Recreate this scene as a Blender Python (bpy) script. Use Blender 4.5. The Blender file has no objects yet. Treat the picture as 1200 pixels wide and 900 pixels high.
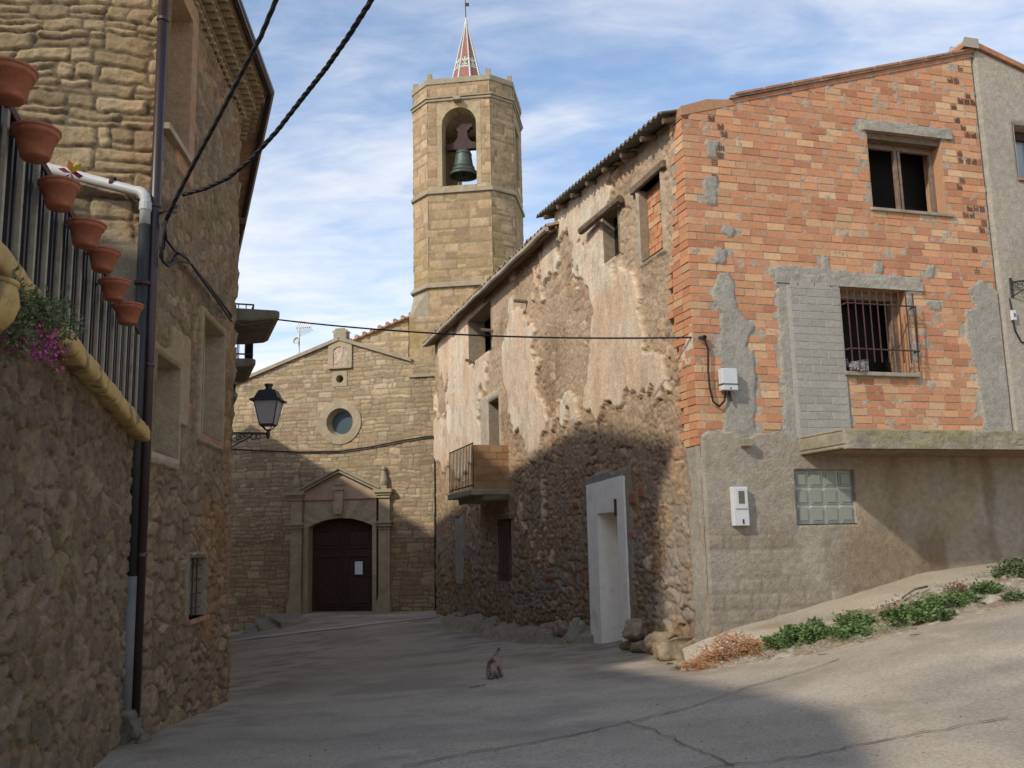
import bpy, bmesh, math, random
import numpy as np
from mathutils import Vector, Matrix
random.seed(7); PI = math.pi
S = bpy.context.scene; COL = S.collection

# ------------------------------------------------------------------ camera, sky, sun, exposure
F = 1110.; PITCH = math.radians(9.4); ROLL = math.radians(-1.3); EYE = Vector((0, 0, 1.65))
cam = bpy.data.objects.new('camera', bpy.data.cameras.new('camera')); COL.objects.link(cam)
CM = Matrix.Translation(EYE) @ Matrix.Rotation(PI/2 + PITCH, 4, 'X') @ Matrix.Rotation(ROLL, 4, 'Z')
cam.matrix_world = CM
cam.data.sensor_width = 36; cam.data.lens = 36*F/1200; cam.data.clip_end = 2000; cam.data.clip_start = .05
S.camera = cam
LIGHT = Vector((1.557, 1.504, -1.5))
SUN_STRENGTH, SKY_STRENGTH, EXPOSURE = 2.1, 0.15, 0.56
sl = bpy.data.lights.new('sun', 'SUN'); sl.energy = SUN_STRENGTH; sl.angle = math.radians(1.8); sl.color = (1, .93, .82)
so = bpy.data.objects.new('sun', sl); COL.objects.link(so); so.rotation_euler = LIGHT.to_track_quat('-Z', 'Y').to_euler()
W = bpy.data.worlds.new("World"); S.world = W; W.use_nodes = True
nt = W.node_tree; nt.nodes.clear()
def nd(t, k, **kw):
    n = t.nodes.new(k)
    for a, b in kw.items(): setattr(n, a, b)
    return n
out = nd(nt, 'ShaderNodeOutputWorld'); bg = nd(nt, 'ShaderNodeBackground'); bg.inputs[1].default_value = SKY_STRENGTH
sky = nd(nt, 'ShaderNodeTexSky', sky_type='NISHITA'); sky.sun_disc = False
sky.sun_elevation = math.asin(-LIGHT.normalized().z); sky.sun_rotation = math.atan2(-LIGHT.x, -LIGHT.y)
sky.air_density = 1.0; sky.dust_density = .6; sky.ozone_density = 1.6
tc = nd(nt, 'ShaderNodeTexCoord'); sp = nd(nt, 'ShaderNodeSeparateXYZ'); nt.links.new(tc.outputs['Generated'], sp.inputs[0])
def mth(t, op, a, b=None, c=None):
    n = nd(t, 'ShaderNodeMath', operation=op)
    for i, v in enumerate((a, b, c)):
        if v is None: continue
        if isinstance(v, (int, float)): n.inputs[i].default_value = v
        else: t.links.new(v, n.inputs[i])
    return n.outputs[0]
zz = mth(nt, 'ADD', mth(nt, 'MAXIMUM', sp.outputs[2], 0.0), .16)
cb = nd(nt, 'ShaderNodeCombineXYZ')
nt.links.new(mth(nt, 'DIVIDE', sp.outputs[0], zz), cb.inputs[0]); nt.links.new(mth(nt, 'DIVIDE', sp.outputs[1], zz), cb.inputs[1])
mp = nd(nt, 'ShaderNodeMapping'); mp.inputs['Rotation'].default_value = (0, 0, math.radians(28)); mp.inputs['Scale'].default_value = (1.0, 1.9, 1)
mp.inputs['Location'].default_value = (2.3, .7, 0)
nt.links.new(cb.outputs[0], mp.inputs[0])
n1 = nd(nt, 'ShaderNodeTexNoise'); n1.inputs['Scale'].default_value = .8; n1.inputs['Detail'].default_value = 8; n1.inputs['Roughness'].default_value = .56; n1.inputs['Distortion'].default_value = .6
n2 = nd(nt, 'ShaderNodeTexNoise'); n2.inputs['Scale'].default_value = 5.5; n2.inputs['Detail'].default_value = 5; n2.inputs['Roughness'].default_value = .6; n2.inputs['Distortion'].default_value = .5
nt.links.new(mp.outputs[0], n1.inputs[0]); nt.links.new(mp.outputs[0], n2.inputs[0])
nmix = mth(nt, 'ADD', mth(nt, 'MULTIPLY', n1.outputs[0], .78), mth(nt, 'MULTIPLY', n2.outputs[0], .22))
# thicker veil low in the sky, thinner towards the zenith
nmix = mth(nt, 'ADD', nmix, mth(nt, 'MULTIPLY', mth(nt, 'SUBTRACT', .42, sp.outputs[2]), .22))
cr = nd(nt, 'ShaderNodeMapRange', interpolation_type='SMOOTHSTEP'); cr.inputs[1].default_value = .38; cr.inputs[2].default_value = .69
cr.inputs[3].default_value = .03; cr.inputs[4].default_value = .86
nt.links.new(nmix, cr.inputs[0])
mx = nd(nt, 'ShaderNodeMix', data_type='RGBA'); nt.links.new(cr.outputs[0], mx.inputs[0])
nt.links.new(sky.outputs[0], mx.inputs[6]); mx.inputs[7].default_value = (4.75, 4.75, 4.85, 1)
nt.links.new(mx.outputs[2], bg.inputs[0]); nt.links.new(bg.outputs[0], out.inputs[0])
S.view_settings.view_transform = 'Standard'; S.view_settings.look = 'None'; S.view_settings.exposure = EXPOSURE; S.view_settings.gamma = 1
S.view_settings.use_curve_mapping = False
S.render.engine = 'CYCLES'

# ------------------------------------------------------------------ placing helpers
M3 = CM.to_3x3()
def ray(px, py): return M3 @ Vector(((px-600)/F, -(py-450)/F, -1))
def atY(px, py, Y): r = ray(px, py); return EYE + r*(Y/r.y)
def atZ(px, py, z): r = ray(px, py); return EYE + r*((z-EYE.z)/r.z)
class Wall:
    """vertical plane: u runs along it, z is world height, o is the distance out of the wall (towards the open air)"""
    def __init__(s, x, y, az, side):
        a = math.radians(az); s.o = Vector((x, y)); s.d = Vector((math.sin(a), math.cos(a))); s.n = Vector((s.d.y, -s.d.x))*side
    def pt(s, u, z, o=0): q = s.o + s.d*u + s.n*o; return Vector((q.x, q.y, z))
    def hit(s, px, py, o=0):
        r = ray(px, py); q = s.o + s.n*o; k = ((q - EYE.xy).dot(s.n))/(r.xy.dot(s.n)); p = EYE + r*k
        return (p.xy - s.o).dot(s.d), p.z
OLD = Wall(2.63, 13, -16.3, -1)
BRK = Wall(2.63, 13, 73.5, 1)
CHU = Wall(-5.87, 33, 101, 1)
LH = Wall(-3.52, 9.075, -5.1, 1)
LB = Wall(-3.86, 12.88, -20, 1)
LF = Wall(-3.52, 9.075, -95.1, -1)     # camera facing wall of the left house, u to the left
TW = Wall(-3.575, 8.91, 168, -1)

# ------------------------------------------------------------------ noise
def _h(ix, iy, seed):
    n = (ix.astype(np.int64)*374761393 + iy.astype(np.int64)*668265263 + seed*982451653) & 0x7fffffff
    n = ((n ^ (n >> 13))*1274126177) & 0x7fffffff
    n = (n ^ (n >> 16)) & 0x7fffffff
    return n/2147483647.0
def vnoise(x, y, seed=0):
    ix = np.floor(x); iy = np.floor(y); fx = x-ix; fy = y-iy; fx = fx*fx*(3-2*fx); fy = fy*fy*(3-2*fy)
    a = _h(ix, iy, seed); b = _h(ix+1, iy, seed); c = _h(ix, iy+1, seed); d = _h(ix+1, iy+1, seed)
    return (a*(1-fx)+b*fx)*(1-fy) + (c*(1-fx)+d*fx)*fy
def fbm(x, y, seed=0, oct=4, rough=.5):
    t = 0; a = 1; s = 0
    for i in range(oct):
        t = t + a*vnoise(x*2**i+i*17.3, y*2**i-i*9.1, seed+i*31); s += a; a *= rough
    return t/s
def sstep(a, b, x): t = np.clip((x-a)/(b-a), 0, 1); return t*t*(3-2*t)
def lerp(a, b, t): return a + (b-a)*t
def mixc(c1, c2, t): return c1*(1-t[..., None]) + c2*t[..., None]
def C3(*c): return np.array(c, float)
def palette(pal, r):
    pal = np.array(pal, float)*np.array([1.07, .97, .86]); n = len(pal); i = np.clip((r*n).astype(int), 0, n-1); return pal[i]

def masonry(U, Z, seed, rh=(.14, .26), sw=(.2, .5), gap=.018, bev=.03, warp=.03, wscale=1.5, relief=.03, pal=None, mort=(.4, .33, .24), split=.3, skew=0.0):
    """coursed stonework: height and colour for every grid point"""
    rng = np.random.RandomState(seed)
    Uw = U + warp*(fbm(U*wscale*2, Z*wscale*2, seed+1, 3)-.5)*2
    Zw = Z + warp*(fbm(U*wscale, Z*wscale, seed+2, 3)-.5)*2.4 + warp*.35*(vnoise(U*9, Z*9, seed+3)-.5)
    Uw = Uw + warp*.35*(vnoise(U*9+5, Z*9, seed+4)-.5)
    z0 = Zw.min()-.01; edges = [z0]
    while edges[-1] < Zw.max()+.01: edges.append(edges[-1]+rng.uniform(*rh))
    edges = np.array(edges); R = np.searchsorted(edges, Zw, 'right')-1
    dist = np.zeros_like(U); rnd = np.zeros_like(U); rnd2 = np.zeros_like(U); tx = np.zeros_like(U); tz = np.zeros_like(U)
    umin = Uw.min()-1; umax = Uw.max()+1
    for r in range(len(edges)-1):
        m = R == r
        if not m.any(): continue
        hgt = edges[r+1]-edges[r]; k = hgt/np.mean(rh); ue = [umin - rng.uniform(0, sw[1])]
        while ue[-1] < umax: ue.append(ue[-1] + rng.uniform(*sw)*(.6+.4*k))
        ue = np.array(ue); uu = Uw[m]; zz_ = Zw[m]
        i = np.searchsorted(ue, uu, 'right')-1; ns = len(ue)
        a = ue[i]; b = ue[i+1]; lo = np.full(uu.shape, edges[r]); hi = np.full(uu.shape, edges[r+1])
        sp_ = rng.rand(ns) < split*k; sv = rng.uniform(.35, .65, ns); rs = rng.rand(ns, 2); rs2 = rng.rand(ns, 2)
        mid = lo + sv[i]*hgt; isup = zz_ > mid; s_ = sp_[i]
        lo = np.where(s_ & isup, mid, lo); hi = np.where(s_ & ~isup, mid, hi)
        j = np.where(s_ & isup, 1, 0)
        # narrower upright split of wide split stones
        du = np.minimum(uu-a, b-uu); dz = np.minimum(zz_-lo, hi-zz_)
        rr = .045
        qx = np.maximum(rr-du, 0); qz = np.maximum(rr-dz, 0)
        d = np.minimum(np.minimum(du, dz), rr - np.sqrt(qx*qx+qz*qz))
        dist[m] = d; rnd[m] = rs[i, j]; rnd2[m] = rs2[i, j]; tx[m] = (uu-a)/(b-a)-.5; tz[m] = (zz_-lo)/(hi-lo)-.5
    g = gap*(.6 + .9*fbm(U*3, Z*3, seed+7, 2))
    s = sstep(g*.5, g*.5+bev, dist)
    face = (.55+.6*rnd2) + (rnd-.5)*1.1*tx + (rnd2-.5)*1.0*tz
    hN = fbm(U*6, Z*9, seed+11, 6, .66)-.5
    h = relief*(s*face + (.3+.7*s)*hN*1.3) + .25*relief*(fbm(U*20, Z*20, seed+12, 2)-.5)
    col = palette(pal, rnd); col = col*(.82+.36*rnd2)[..., None]
    # within-stone weathering
    w = fbm(U*5+3, Z*5, seed+20, 4, .6)
    col = col*(.80+.40*w)[..., None]
    col = mixc(np.broadcast_to(C3(*mort), col.shape)*(.8+.4*fbm(U*6, Z*6, seed+9, 3))[..., None], col, sstep(g*.35, g*.5+.012, dist))
    return h, col

def rubble(U, Z, seed, cell=(.3, .2), gap=.1, relief=.05, pal=None, mort=(.36, .29, .21), warp=.05, jit=.85):
    """uncoursed field stones (cellular)"""
    Uw = U + warp*(fbm(U*3, Z*3, seed+1, 3)-.5)*2; Zw = Z + warp*(fbm(U*3+9, Z*3, seed+2, 3)-.5)*2
    x = Uw/cell[0]; y = Zw/cell[1]; ix = np.floor(x); iy = np.floor(y)
    f1 = np.full(U.shape, 9.); f2 = np.full(U.shape, 9.); rr = np.zeros(U.shape); r2 = np.zeros(U.shape); cx = np.zeros(U.shape); cy = np.zeros(U.shape)
    for dx in (-1, 0, 1):
        for dy in (-1, 0, 1):
            gx = ix+dx; gy = iy+dy; px = gx+.5+jit*(_h(gx, gy, seed)-.5); py = gy+.5+jit*(_h(gx, gy, seed+5)-.5)
            wgt = .75+.5*_h(gx, gy, seed+8)
            d = np.abs(x-px)**3.4*.8 + np.abs(y-py)**3.4; d = d**(1/3.4)*wgt
            n = d < f1; f2 = np.where(n, f1, np.minimum(f2, d)); f1 = np.where(n, d, f1)
            q = _h(gx, gy, seed+17); q2 = _h(gx, gy, seed+23); rr = np.where(n, q, rr); r2 = np.where(n, q2, r2); cx = np.where(n, x-px, cx); cy = np.where(n, y-py, cy)
    e = f2-f1; g = gap*(.5+1.1*fbm(U*2.2, Z*2.2, seed+4, 2)); s = sstep(g*.4, g*.4+.15, e)
    hN = fbm(U*5, Z*7, seed+11, 6, .68)-.5; hN = hN - .35*np.abs(fbm(U*9, Z*13, seed+13, 4, .6)-.5)
    h = relief*(s*(.35+.7*r2 + (rr-.5)*cx*1.3 + (r2-.5)*cy*1.3) + (.3+.7*s)*hN*1.5) + .2*relief*(fbm(U*18, Z*18, seed+12, 3)-.5)
    col = palette(pal, rr)*(.8+.4*r2)[..., None]; w = fbm(U*6+3, Z*6, seed+20, 6, .65); col = col*(.70+.60*w)[..., None]
    col = mixc(np.broadcast_to(C3(*mort), col.shape)*(.75+.5*fbm(U*7, Z*7, seed+9, 3))[..., None], col, sstep(g*.45, g*.6+.05, e))
    fr = np.abs(fbm(U*11, Z*16, seed+41, 5, .7)-.5)*2; h = h + .022*(fr-.3); col = col*(.86+.34*fr)[..., None]
    cv = sstep(.45, .62, fbm(U*2.5, Z*2.5, seed+31, 3))*(1-sstep(0, .055, np.abs(e-g*.5))); h = h - .9*relief*cv; col = col*(1-.5*cv)[..., None]
    return h, col

# ------------------------------------------------------------------ materials
def mat(name, col=(.5, .5, .5), rough=.85, var=.25, scale=6., bump=.25, bscale=None, metallic=0., attr=False, dist=.012, stain=None, spec=.3):
    m = bpy.data.materials.new(name); m.use_nodes = True; t = m.node_tree; b = t.nodes['Principled BSDF']
    b.inputs['Roughness'].default_value = rough; b.inputs['Metallic'].default_value = metallic; b.inputs['Specular IOR Level'].default_value = spec
    tcn = nd(t, 'ShaderNodeTexCoord'); co = tcn.outputs['Object']
    if attr:
        a = nd(t, 'ShaderNodeAttribute', attribute_name='Col'); base = a.outputs['Color']
    else:
        a = nd(t, 'ShaderNodeRGB'); a.outputs[0].default_value = (*col, 1); base = a.outputs[0]
    n = nd(t, 'ShaderNodeTexNoise'); n.inputs['Scale'].default_value = scale; n.inputs['Detail'].default_value = 7; n.inputs['Roughness'].default_value = .65; t.links.new(co, n.inputs[0])
    r = nd(t, 'ShaderNodeMapRange'); r.inputs[1].default_value = .3; r.inputs[2].default_value = .7; r.inputs[3].default_value = 1-var; r.inputs[4].default_value = 1+var; t.links.new(n.outputs[0], r.inputs[0])
    v = nd(t, 'ShaderNodeVectorMath', operation='SCALE'); t.links.new(base, v.inputs[0]); t.links.new(r.outputs[0], v.inputs['Scale']); c = v.outputs[0]
    if stain:
        scol, ssc, lo, hi, amt = stain
        n3 = nd(t, 'ShaderNodeTexNoise'); n3.inputs['Scale'].default_value = ssc; n3.inputs['Detail'].default_value = 6; n3.inputs['Roughness'].default_value = .6; n3.inputs['Distortion'].default_value = .4; t.links.new(co, n3.inputs[0])
        r3 = nd(t, 'ShaderNodeMapRange', interpolation_type='SMOOTHSTEP'); r3.inputs[1].default_value = lo; r3.inputs[2].default_value = hi; r3.inputs[4].default_value = amt; t.links.new(n3.outputs[0], r3.inputs[0])
        x = nd(t, 'ShaderNodeMix', data_type='RGBA'); t.links.new(r3.outputs[0], x.inputs[0]); t.links.new(c, x.inputs[6]); x.inputs[7].default_value = (*scol, 1); c = x.outputs[2]
    t.links.new(c, b.inputs['Base Color'])
    if bump:
        nb = nd(t, 'ShaderNodeTexNoise'); nb.inputs['Scale'].default_value = bscale or scale*6; nb.inputs['Detail'].default_value = 6; nb.inputs['Roughness'].default_value = .7; t.links.new(co, nb.inputs[0])
        bp = nd(t, 'ShaderNodeBump'); bp.inputs['Strength'].default_value = bump; bp.inputs['Distance'].default_value = dist; t.links.new(nb.outputs[0], bp.inputs['Height']); t.links.new(bp.outputs[0], b.inputs['Normal'])
    return m
MT = {}
MT['stone'] = mat('stone', attr=True, rough=.92, var=.2, scale=11, bump=.9, bscale=26, dist=.028, spec=.15)
MT['brick'] = mat('brick', attr=True, rough=.9, var=.15, scale=22, bump=.5, bscale=90, dist=.004, spec=.15)
MT['ground'] = mat('concrete_ground', attr=True, rough=.93, var=.26, scale=34, bump=.8, bscale=60, dist=.012, spec=.15, stain=((.235, .20, .155), 1.3, .52, .7, .45))
MT['render'] = mat('grey_render', (.36, .31, .245), var=.12, scale=2.5, bump=.5, bscale=30, stain=((.27, .225, .17), 1.1, .5, .75, .5))
MT['cream'] = mat('cream_panel', (.50, .42, .29), var=.08, scale=3, bump=.2)
MT['white'] = mat('white_paint', (.86, .80, .70), var=.08, scale=4, bump=.25, bscale=25, stain=((.42, .36, .27), 2.2, .55, .75, .5))
MT['concrete'] = mat('old_concrete', (.31, .27, .20), var=.25, scale=5, bump=.7, bscale=30, stain=((.19, .18, .08), 3.5, .45, .7, .7))
MT['dkconc'] = mat('dark_concrete', (.19, .165, .125), var=.3, scale=5, bump=.6, bscale=30, stain=((.10, .09, .06), 3.5, .45, .7, .7))  # darker concrete tone with still darker blotches
MT['lichen'] = mat('lichen_stone', (.34, .285, .20), var=.2, scale=5, bump=.6, bscale=30, stain=((.21, .195, .10), 2.5, .45, .72, .6))
MT['trim'] = mat('dressed_stone', (.40, .315, .205), var=.16, scale=4, bump=.45, bscale=30, stain=((.22, .19, .11), 3., .5, .75, .55))
MT['terracotta'] = mat('terracotta', (.36, .12, .062), rough=.62, var=.2, scale=9, bump=.25, bscale=60, spec=.3, stain=((.42, .27, .19), 9, .56, .75, .5))
MT['tile'] = mat('roof_tile', (.36, .235, .15), var=.4, scale=5, bump=.5, bscale=30, stain=((.17, .15, .10), 3, .45, .7, .7))
MT['oxide'] = mat('rust_brick_tile', (.36, .17, .095), var=.3, scale=6, bump=.5)
MT['fibre'] = mat('fibre_cement', (.20, .185, .15), var=.3, scale=5, bump=.5, stain=((.11, .10, .075), 2.5, .45, .7, .7))
MT['iron'] = mat('black_iron', (.018, .018, .02), rough=.5, var=.3, bump=.15, spec=.5)
MT['rust'] = mat('rusty_iron', (.075, .035, .025), rough=.75, var=.4, scale=20, bump=.3)
MT['brown'] = mat('brown_downpipe', (.035, .017, .015), rough=.4, var=.15, bump=.05, spec=.5)
MT['pvcw'] = mat('white_pvc', (.48, .47, .45), rough=.45, var=.1, bump=.08)
MT['pvcg'] = mat('grey_pvc', (.15, .145, .135), rough=.8, var=.12, bump=.08)
MT['pvcd'] = mat('dark_pipe', (.028, .028, .028), rough=.5, var=.2, bump=.08)
MT['cable'] = mat('black_cable', (.02, .019, .018), rough=.6, var=.3, scale=30, bump=.2)
MT['slate'] = mat('grey_cable', (.10, .10, .10), rough=.6, var=.3, scale=30, bump=.2)
MT['dark'] = mat('painted_interior_shade', (.012, .010, .008), rough=1, var=.2, bump=0)  # near-black colour stands in for the shade inside rooms and gaps
MT['wood_dark'] = mat('dark_door_wood', (.055, .029, .02), rough=.6, var=.35, scale=9, bump=.3)
MT['wood_grey'] = mat('weathered_wood', (.20, .14, .10), rough=.85, var=.35, scale=18, bump=.5, bscale=60)
MT['wood_old'] = mat('old_beam', (.17, .12, .08), rough=.9, var=.4, scale=10, bump=.7, bscale=40)
MT['plank'] = mat('pale_plank', (.34, .29, .22), rough=.85, var=.2, scale=14, bump=.4, bscale=50, stain=((.15, .12, .09), 9, .55, .7, .6))
MT['ochre'] = mat('ochre_coping', (.52, .34, .13), rough=.85, var=.2, scale=5, bump=.5, bscale=30, stain=((.11, .085, .05), 5., .48, .64, .8))
MT['bronze'] = mat('bell_bronze', (.085, .105, .09), rough=.55, var=.35, scale=6, bump=.2, metallic=.5)
MT['yoke'] = mat('yoke_metal', (.055, .03, .026), rough=.7, var=.4, scale=6, bump=.3)
MT['leaf'] = mat('weed_leaf', (.12, .18, .06), rough=.7, var=.6, scale=6, bump=0)
MT['leaf2'] = mat('olive_leaf', (.12, .15, .065), rough=.65, var=.45, scale=12, bump=0)
MT['dry'] = mat('dry_stalk', (.40, .20, .09), rough=.9, var=.4, scale=14, bump=0)
MT['dryleaf'] = mat('dry_brush', (.17, .11, .075), rough=.9, var=.4, scale=14, bump=0)
MT['petal'] = mat('pink_petal', (.46, .07, .26), rough=.6, var=.25, scale=20, bump=0)
MT['rock'] = mat('rock', attr=True, rough=.95, var=.3, scale=9, bump=1., bscale=22, dist=.03, spec=.1)
MT['plastic'] = mat('box_plastic', (.56, .56, .55), rough=.5, var=.06, bump=.05)
MT['lidgrey'] = mat('meter_window', (.12, .11, .08), rough=.3, var=.2, bump=0)
MT['alu'] = mat('aerial_metal', (.45, .43, .38), rough=.45, var=.2, metallic=.5, bump=.1)
MT['spirered'] = mat('spire_tiles', (.30, .12, .09), rough=.5, var=.3, scale=12, bump=.4, bscale=30)
MT['spirewhite'] = mat('spire_white_tiles', (.50, .56, .50), rough=.5, var=.2, scale=12, bump=.3)
MT['paper'] = mat('paper', (.7, .72, .75), rough=.6, var=.03, bump=0)
def glass_mat(name, col, rough=.15, trans=0.):
    m = bpy.data.materials.new(name); m.use_nodes = True; b = m.node_tree.nodes['Principled BSDF']
    b.inputs['Base Color'].default_value = (*col, 1); b.inputs['Roughness'].default_value = rough; b.inputs['Transmission Weight'].default_value = trans
    t = m.node_tree; n = nd(t, 'ShaderNodeTexNoise'); n.inputs['Scale'].default_value = 6; bp = nd(t, 'ShaderNodeBump'); bp.inputs['Strength'].default_value = .15; bp.inputs['Distance'].default_value = .01
    t.links.new(n.outputs[0], bp.inputs['Height']); t.links.new(bp.outputs[0], b.inputs['Normal'])
    return m
MT['oculus'] = glass_mat('blue_grey_glass', (.05, .085, .10), .35)
MT['frost'] = glass_mat('frosted_lamp_glass', (.34, .31, .32), .5)
MT['blockglass'] = glass_mat('glass_block', (.24, .255, .215), .25)
MT['pane'] = glass_mat('window_pane', (.03, .035, .045), .05)

# ------------------------------------------------------------------ object helpers
def link(o, parent=None):
    COL.objects.link(o)
    if parent is not None:
        o.parent = parent
        if parent.parent is None: o.matrix_parent_inverse = Matrix.Translation(parent.location).inverted()
    return o
def thing(name, label, cat, loc=(0, 0, 0), group=None):
    o = bpy.data.objects.new(name, None); COL.objects.link(o); o.location = loc; o.empty_display_size = .1
    o['label'] = label; o['category'] = cat
    if group: o['group'] = group
    return o
def tag(o, label=None, cat=None, group=None, kind=None):
    if label: o['label'] = label
    if cat: o['category'] = cat
    if group: o['group'] = group
    if kind: o['kind'] = kind
    return o
class MB:
    """collects shapes, then links them as ONE mesh object"""
    def __init__(s): s.v = []; s.f = []; s.c = []; s.cc = None
    def add(s, vs, fs, col=None):
        b = len(s.v); s.v += [tuple(p) for p in vs]; s.f += [tuple(i+b for i in f) for f in fs]
        s.c += [tuple(col) if col is not None else (.5, .5, .5)]*len(vs); return s
    def hexa(s, p, col=None):   # 8 points: bottom ring 4, top ring 4
        return s.add(p, [(0, 3, 2, 1), (4, 5, 6, 7), (0, 1, 5, 4), (1, 2, 6, 5), (2, 3, 7, 6), (3, 0, 4, 7)], col)
    def wbox(s, w, u0, u1, z0, z1, o0, o1, col=None):
        return s.hexa([w.pt(u0, z0, o0), w.pt(u1, z0, o0), w.pt(u1, z0, o1), w.pt(u0, z0, o1), w.pt(u0, z1, o0), w.pt(u1, z1, o0), w.pt(u1, z1, o1), w.pt(u0, z1, o1)], col)
    def wpoly(s, w, pts, o0, o1, col=None):     # extruded outline in wall space (u, z)
        n = len(pts); v = [w.pt(u, z, o0) for u, z in pts] + [w.pt(u, z, o1) for u, z in pts]
        return s.add(v, [tuple(range(n)), tuple(range(2*n-1, n-1, -1))] + [(i, (i+1) % n, n+(i+1) % n, n+i) for i in range(n)], col)
    def prism(s, pts, z0, z1, col=None):        # plan polygon
        n = len(pts); v = [(x, y, z0) for x, y in pts] + [(x, y, z1) for x, y in pts]
        return s.add(v, [tuple(range(n-1, -1, -1)), tuple(range(n, 2*n))] + [(i, (i+1) % n, n+(i+1) % n, n+i) for i in range(n)], col)
    def tube(s, pts, r, n=8, col=None, cap=True):
        pts = [Vector(p) for p in pts]; rs = r if isinstance(r, (list, tuple)) else [r]*len(pts)
        vs = []; up = None
        for i, p in enumerate(pts):
            a = pts[max(0, i-1)]; b = pts[min(len(pts)-1, i+1)]; t = (b-a).normalized()
            if up is None: up = t.orthogonal().normalized()
            up = (up - t*up.dot(t)); up = up.normalized() if up.length > 1e-6 else t.orthogonal().normalized()
            bi = t.cross(up)
            for k in range(n):
                an = 2*PI*k/n; vs.append(p + (up*math.cos(an) + bi*math.sin(an))*rs[i])
        fs = [(i*n+k, i*n+(k+1) % n, (i+1)*n+(k+1) % n, (i+1)*n+k) for i in range(len(pts)-1) for k in range(n)]
        if cap: fs += [tuple(range(n-1, -1, -1)), tuple((len(pts)-1)*n+k for k in range(n))]
        return s.add(vs, fs, col)
    def lathe(s, c, prof, n=20, axis=Vector((0, 0, 1)), col=None):   # prof: (radius, height)
        c = Vector(c); ax = Vector(axis).normalized(); a = ax.orthogonal().normalized(); b = ax.cross(a)
        vs = [c + ax*h + (a*math.cos(2*PI*k/n) + b*math.sin(2*PI*k/n))*r for r, h in prof for k in range(n)]
        return s.add(vs, [(i*n+k, i*n+(k+1) % n, (i+1)*n+(k+1) % n, (i+1)*n+k) for i in range(len(prof)-1) for k in range(n)], col)
    def blob(s, c, r, seed=0, sub=3, amp=.25, col=None, sq=(1, 1, 1)):
        bm = bmesh.new(); bmesh.ops.create_icosphere(bm, subdivisions=sub, radius=1); v0 = [v.co.copy() for v in bm.verts]; fs = [tuple(v.index for v in f.verts) for f in bm.faces]; bm.free()
        P = np.array(v0); d = 1 + amp*((fbm(P[:, 0]*1.6+seed, P[:, 1]*1.6+P[:, 2]*1.3, seed, 3)-.5)*2) + amp*.6*((fbm(P[:, 2]*3+seed, P[:, 0]*3-P[:, 1]*2, seed+3, 3)-.5)*2)
        P = np.sign(P)*np.abs(P)**.8
        if sub >= 4:
            rg = np.random.RandomState(seed)
            for _ in range(9):
                nv = rg.normal(size=3); nv /= np.linalg.norm(nv); dd = P@nv; P = P - np.maximum(dd-rg.uniform(.5, .85), 0)[:, None]*nv*.92
            d = d + .10*(fbm(P[:, 0]*5+seed, P[:, 1]*5+P[:, 2]*4, seed+5, 4, .6)-.5)*2
        P = P*d[:, None]*np.array(r)[None, :]*np.array(sq); c = Vector(c)
        return s.add([c + Vector(p) for p in P], fs, col)
    def build(s, name, m, parent=None, smooth=False, bevel=0., bseg=2):
        me = bpy.data.meshes.new(name); me.from_pydata([tuple(p) for p in s.v], [], s.f); me.update()
        a = me.color_attributes.new('Col', 'FLOAT_COLOR', 'POINT'); arr = np.ones((len(s.v), 4), np.float32); arr[:, :3] = np.array(s.c); a.data.foreach_set('color', arr.ravel())
        if smooth: me.polygons.foreach_set('use_smooth', [True]*len(me.polygons))
        me.materials.append(m); o = bpy.data.objects.new(name, me); link(o, parent)
        if bevel:
            b = o.modifiers.new('bevel', 'BEVEL'); b.width = bevel; b.segments = bseg; b.limit_method = 'ANGLE'; b.angle_limit = math.radians(40); b.harden_normals = False
        return o
def grid_mesh(name, V, C, keep, m, parent=None):
    """V (nz,nu,3), C (nz,nu,3), keep (nz-1,nu-1) cell mask"""
    nz, nu = V.shape[:2]; idx = np.arange(nz*nu).reshape(nz, nu)
    q = np.stack([idx[:-1, :-1], idx[:-1, 1:], idx[1:, 1:], idx[1:, :-1]], -1)[keep]
    used, inv = np.unique(q, return_inverse=True); q = inv.reshape(-1, 4)
    V = V.reshape(-1, 3)[used]; C = C.reshape(-1, 3)[used]
    me = bpy.data.meshes.new(name); me.vertices.add(len(V)); me.vertices.foreach_set('co', V.astype(np.float32).ravel())
    me.loops.add(q.size); me.loops.foreach_set('vertex_index', q.ravel().astype(np.int32)); me.polygons.add(len(q))
    me.polygons.foreach_set('loop_start', np.arange(0, q.size, 4, dtype=np.int32)); me.update(calc_edges=True)
    me.polygons.foreach_set('use_smooth', np.ones(len(q), bool))
    a = me.color_attributes.new('Col', 'FLOAT_COLOR', 'POINT'); arr = np.ones((len(V), 4), np.float32); arr[:, :3] = np.clip(C, 0, 1); a.data.foreach_set('color', arr.ravel())
    me.materials.append(m); o = bpy.data.objects.new(name, me); link(o, parent); return o
def lines(a, b, step, snaps):
    g = list(np.linspace(a, b, max(2, int(round((b-a)/step))+1))); sn = [s for s in snaps if a < s < b]
    g = [x for x in g if all(abs(x-s) > .45*step for s in sn) or x in (a, b)] + sn
    return np.array(sorted(set(g)))
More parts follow.
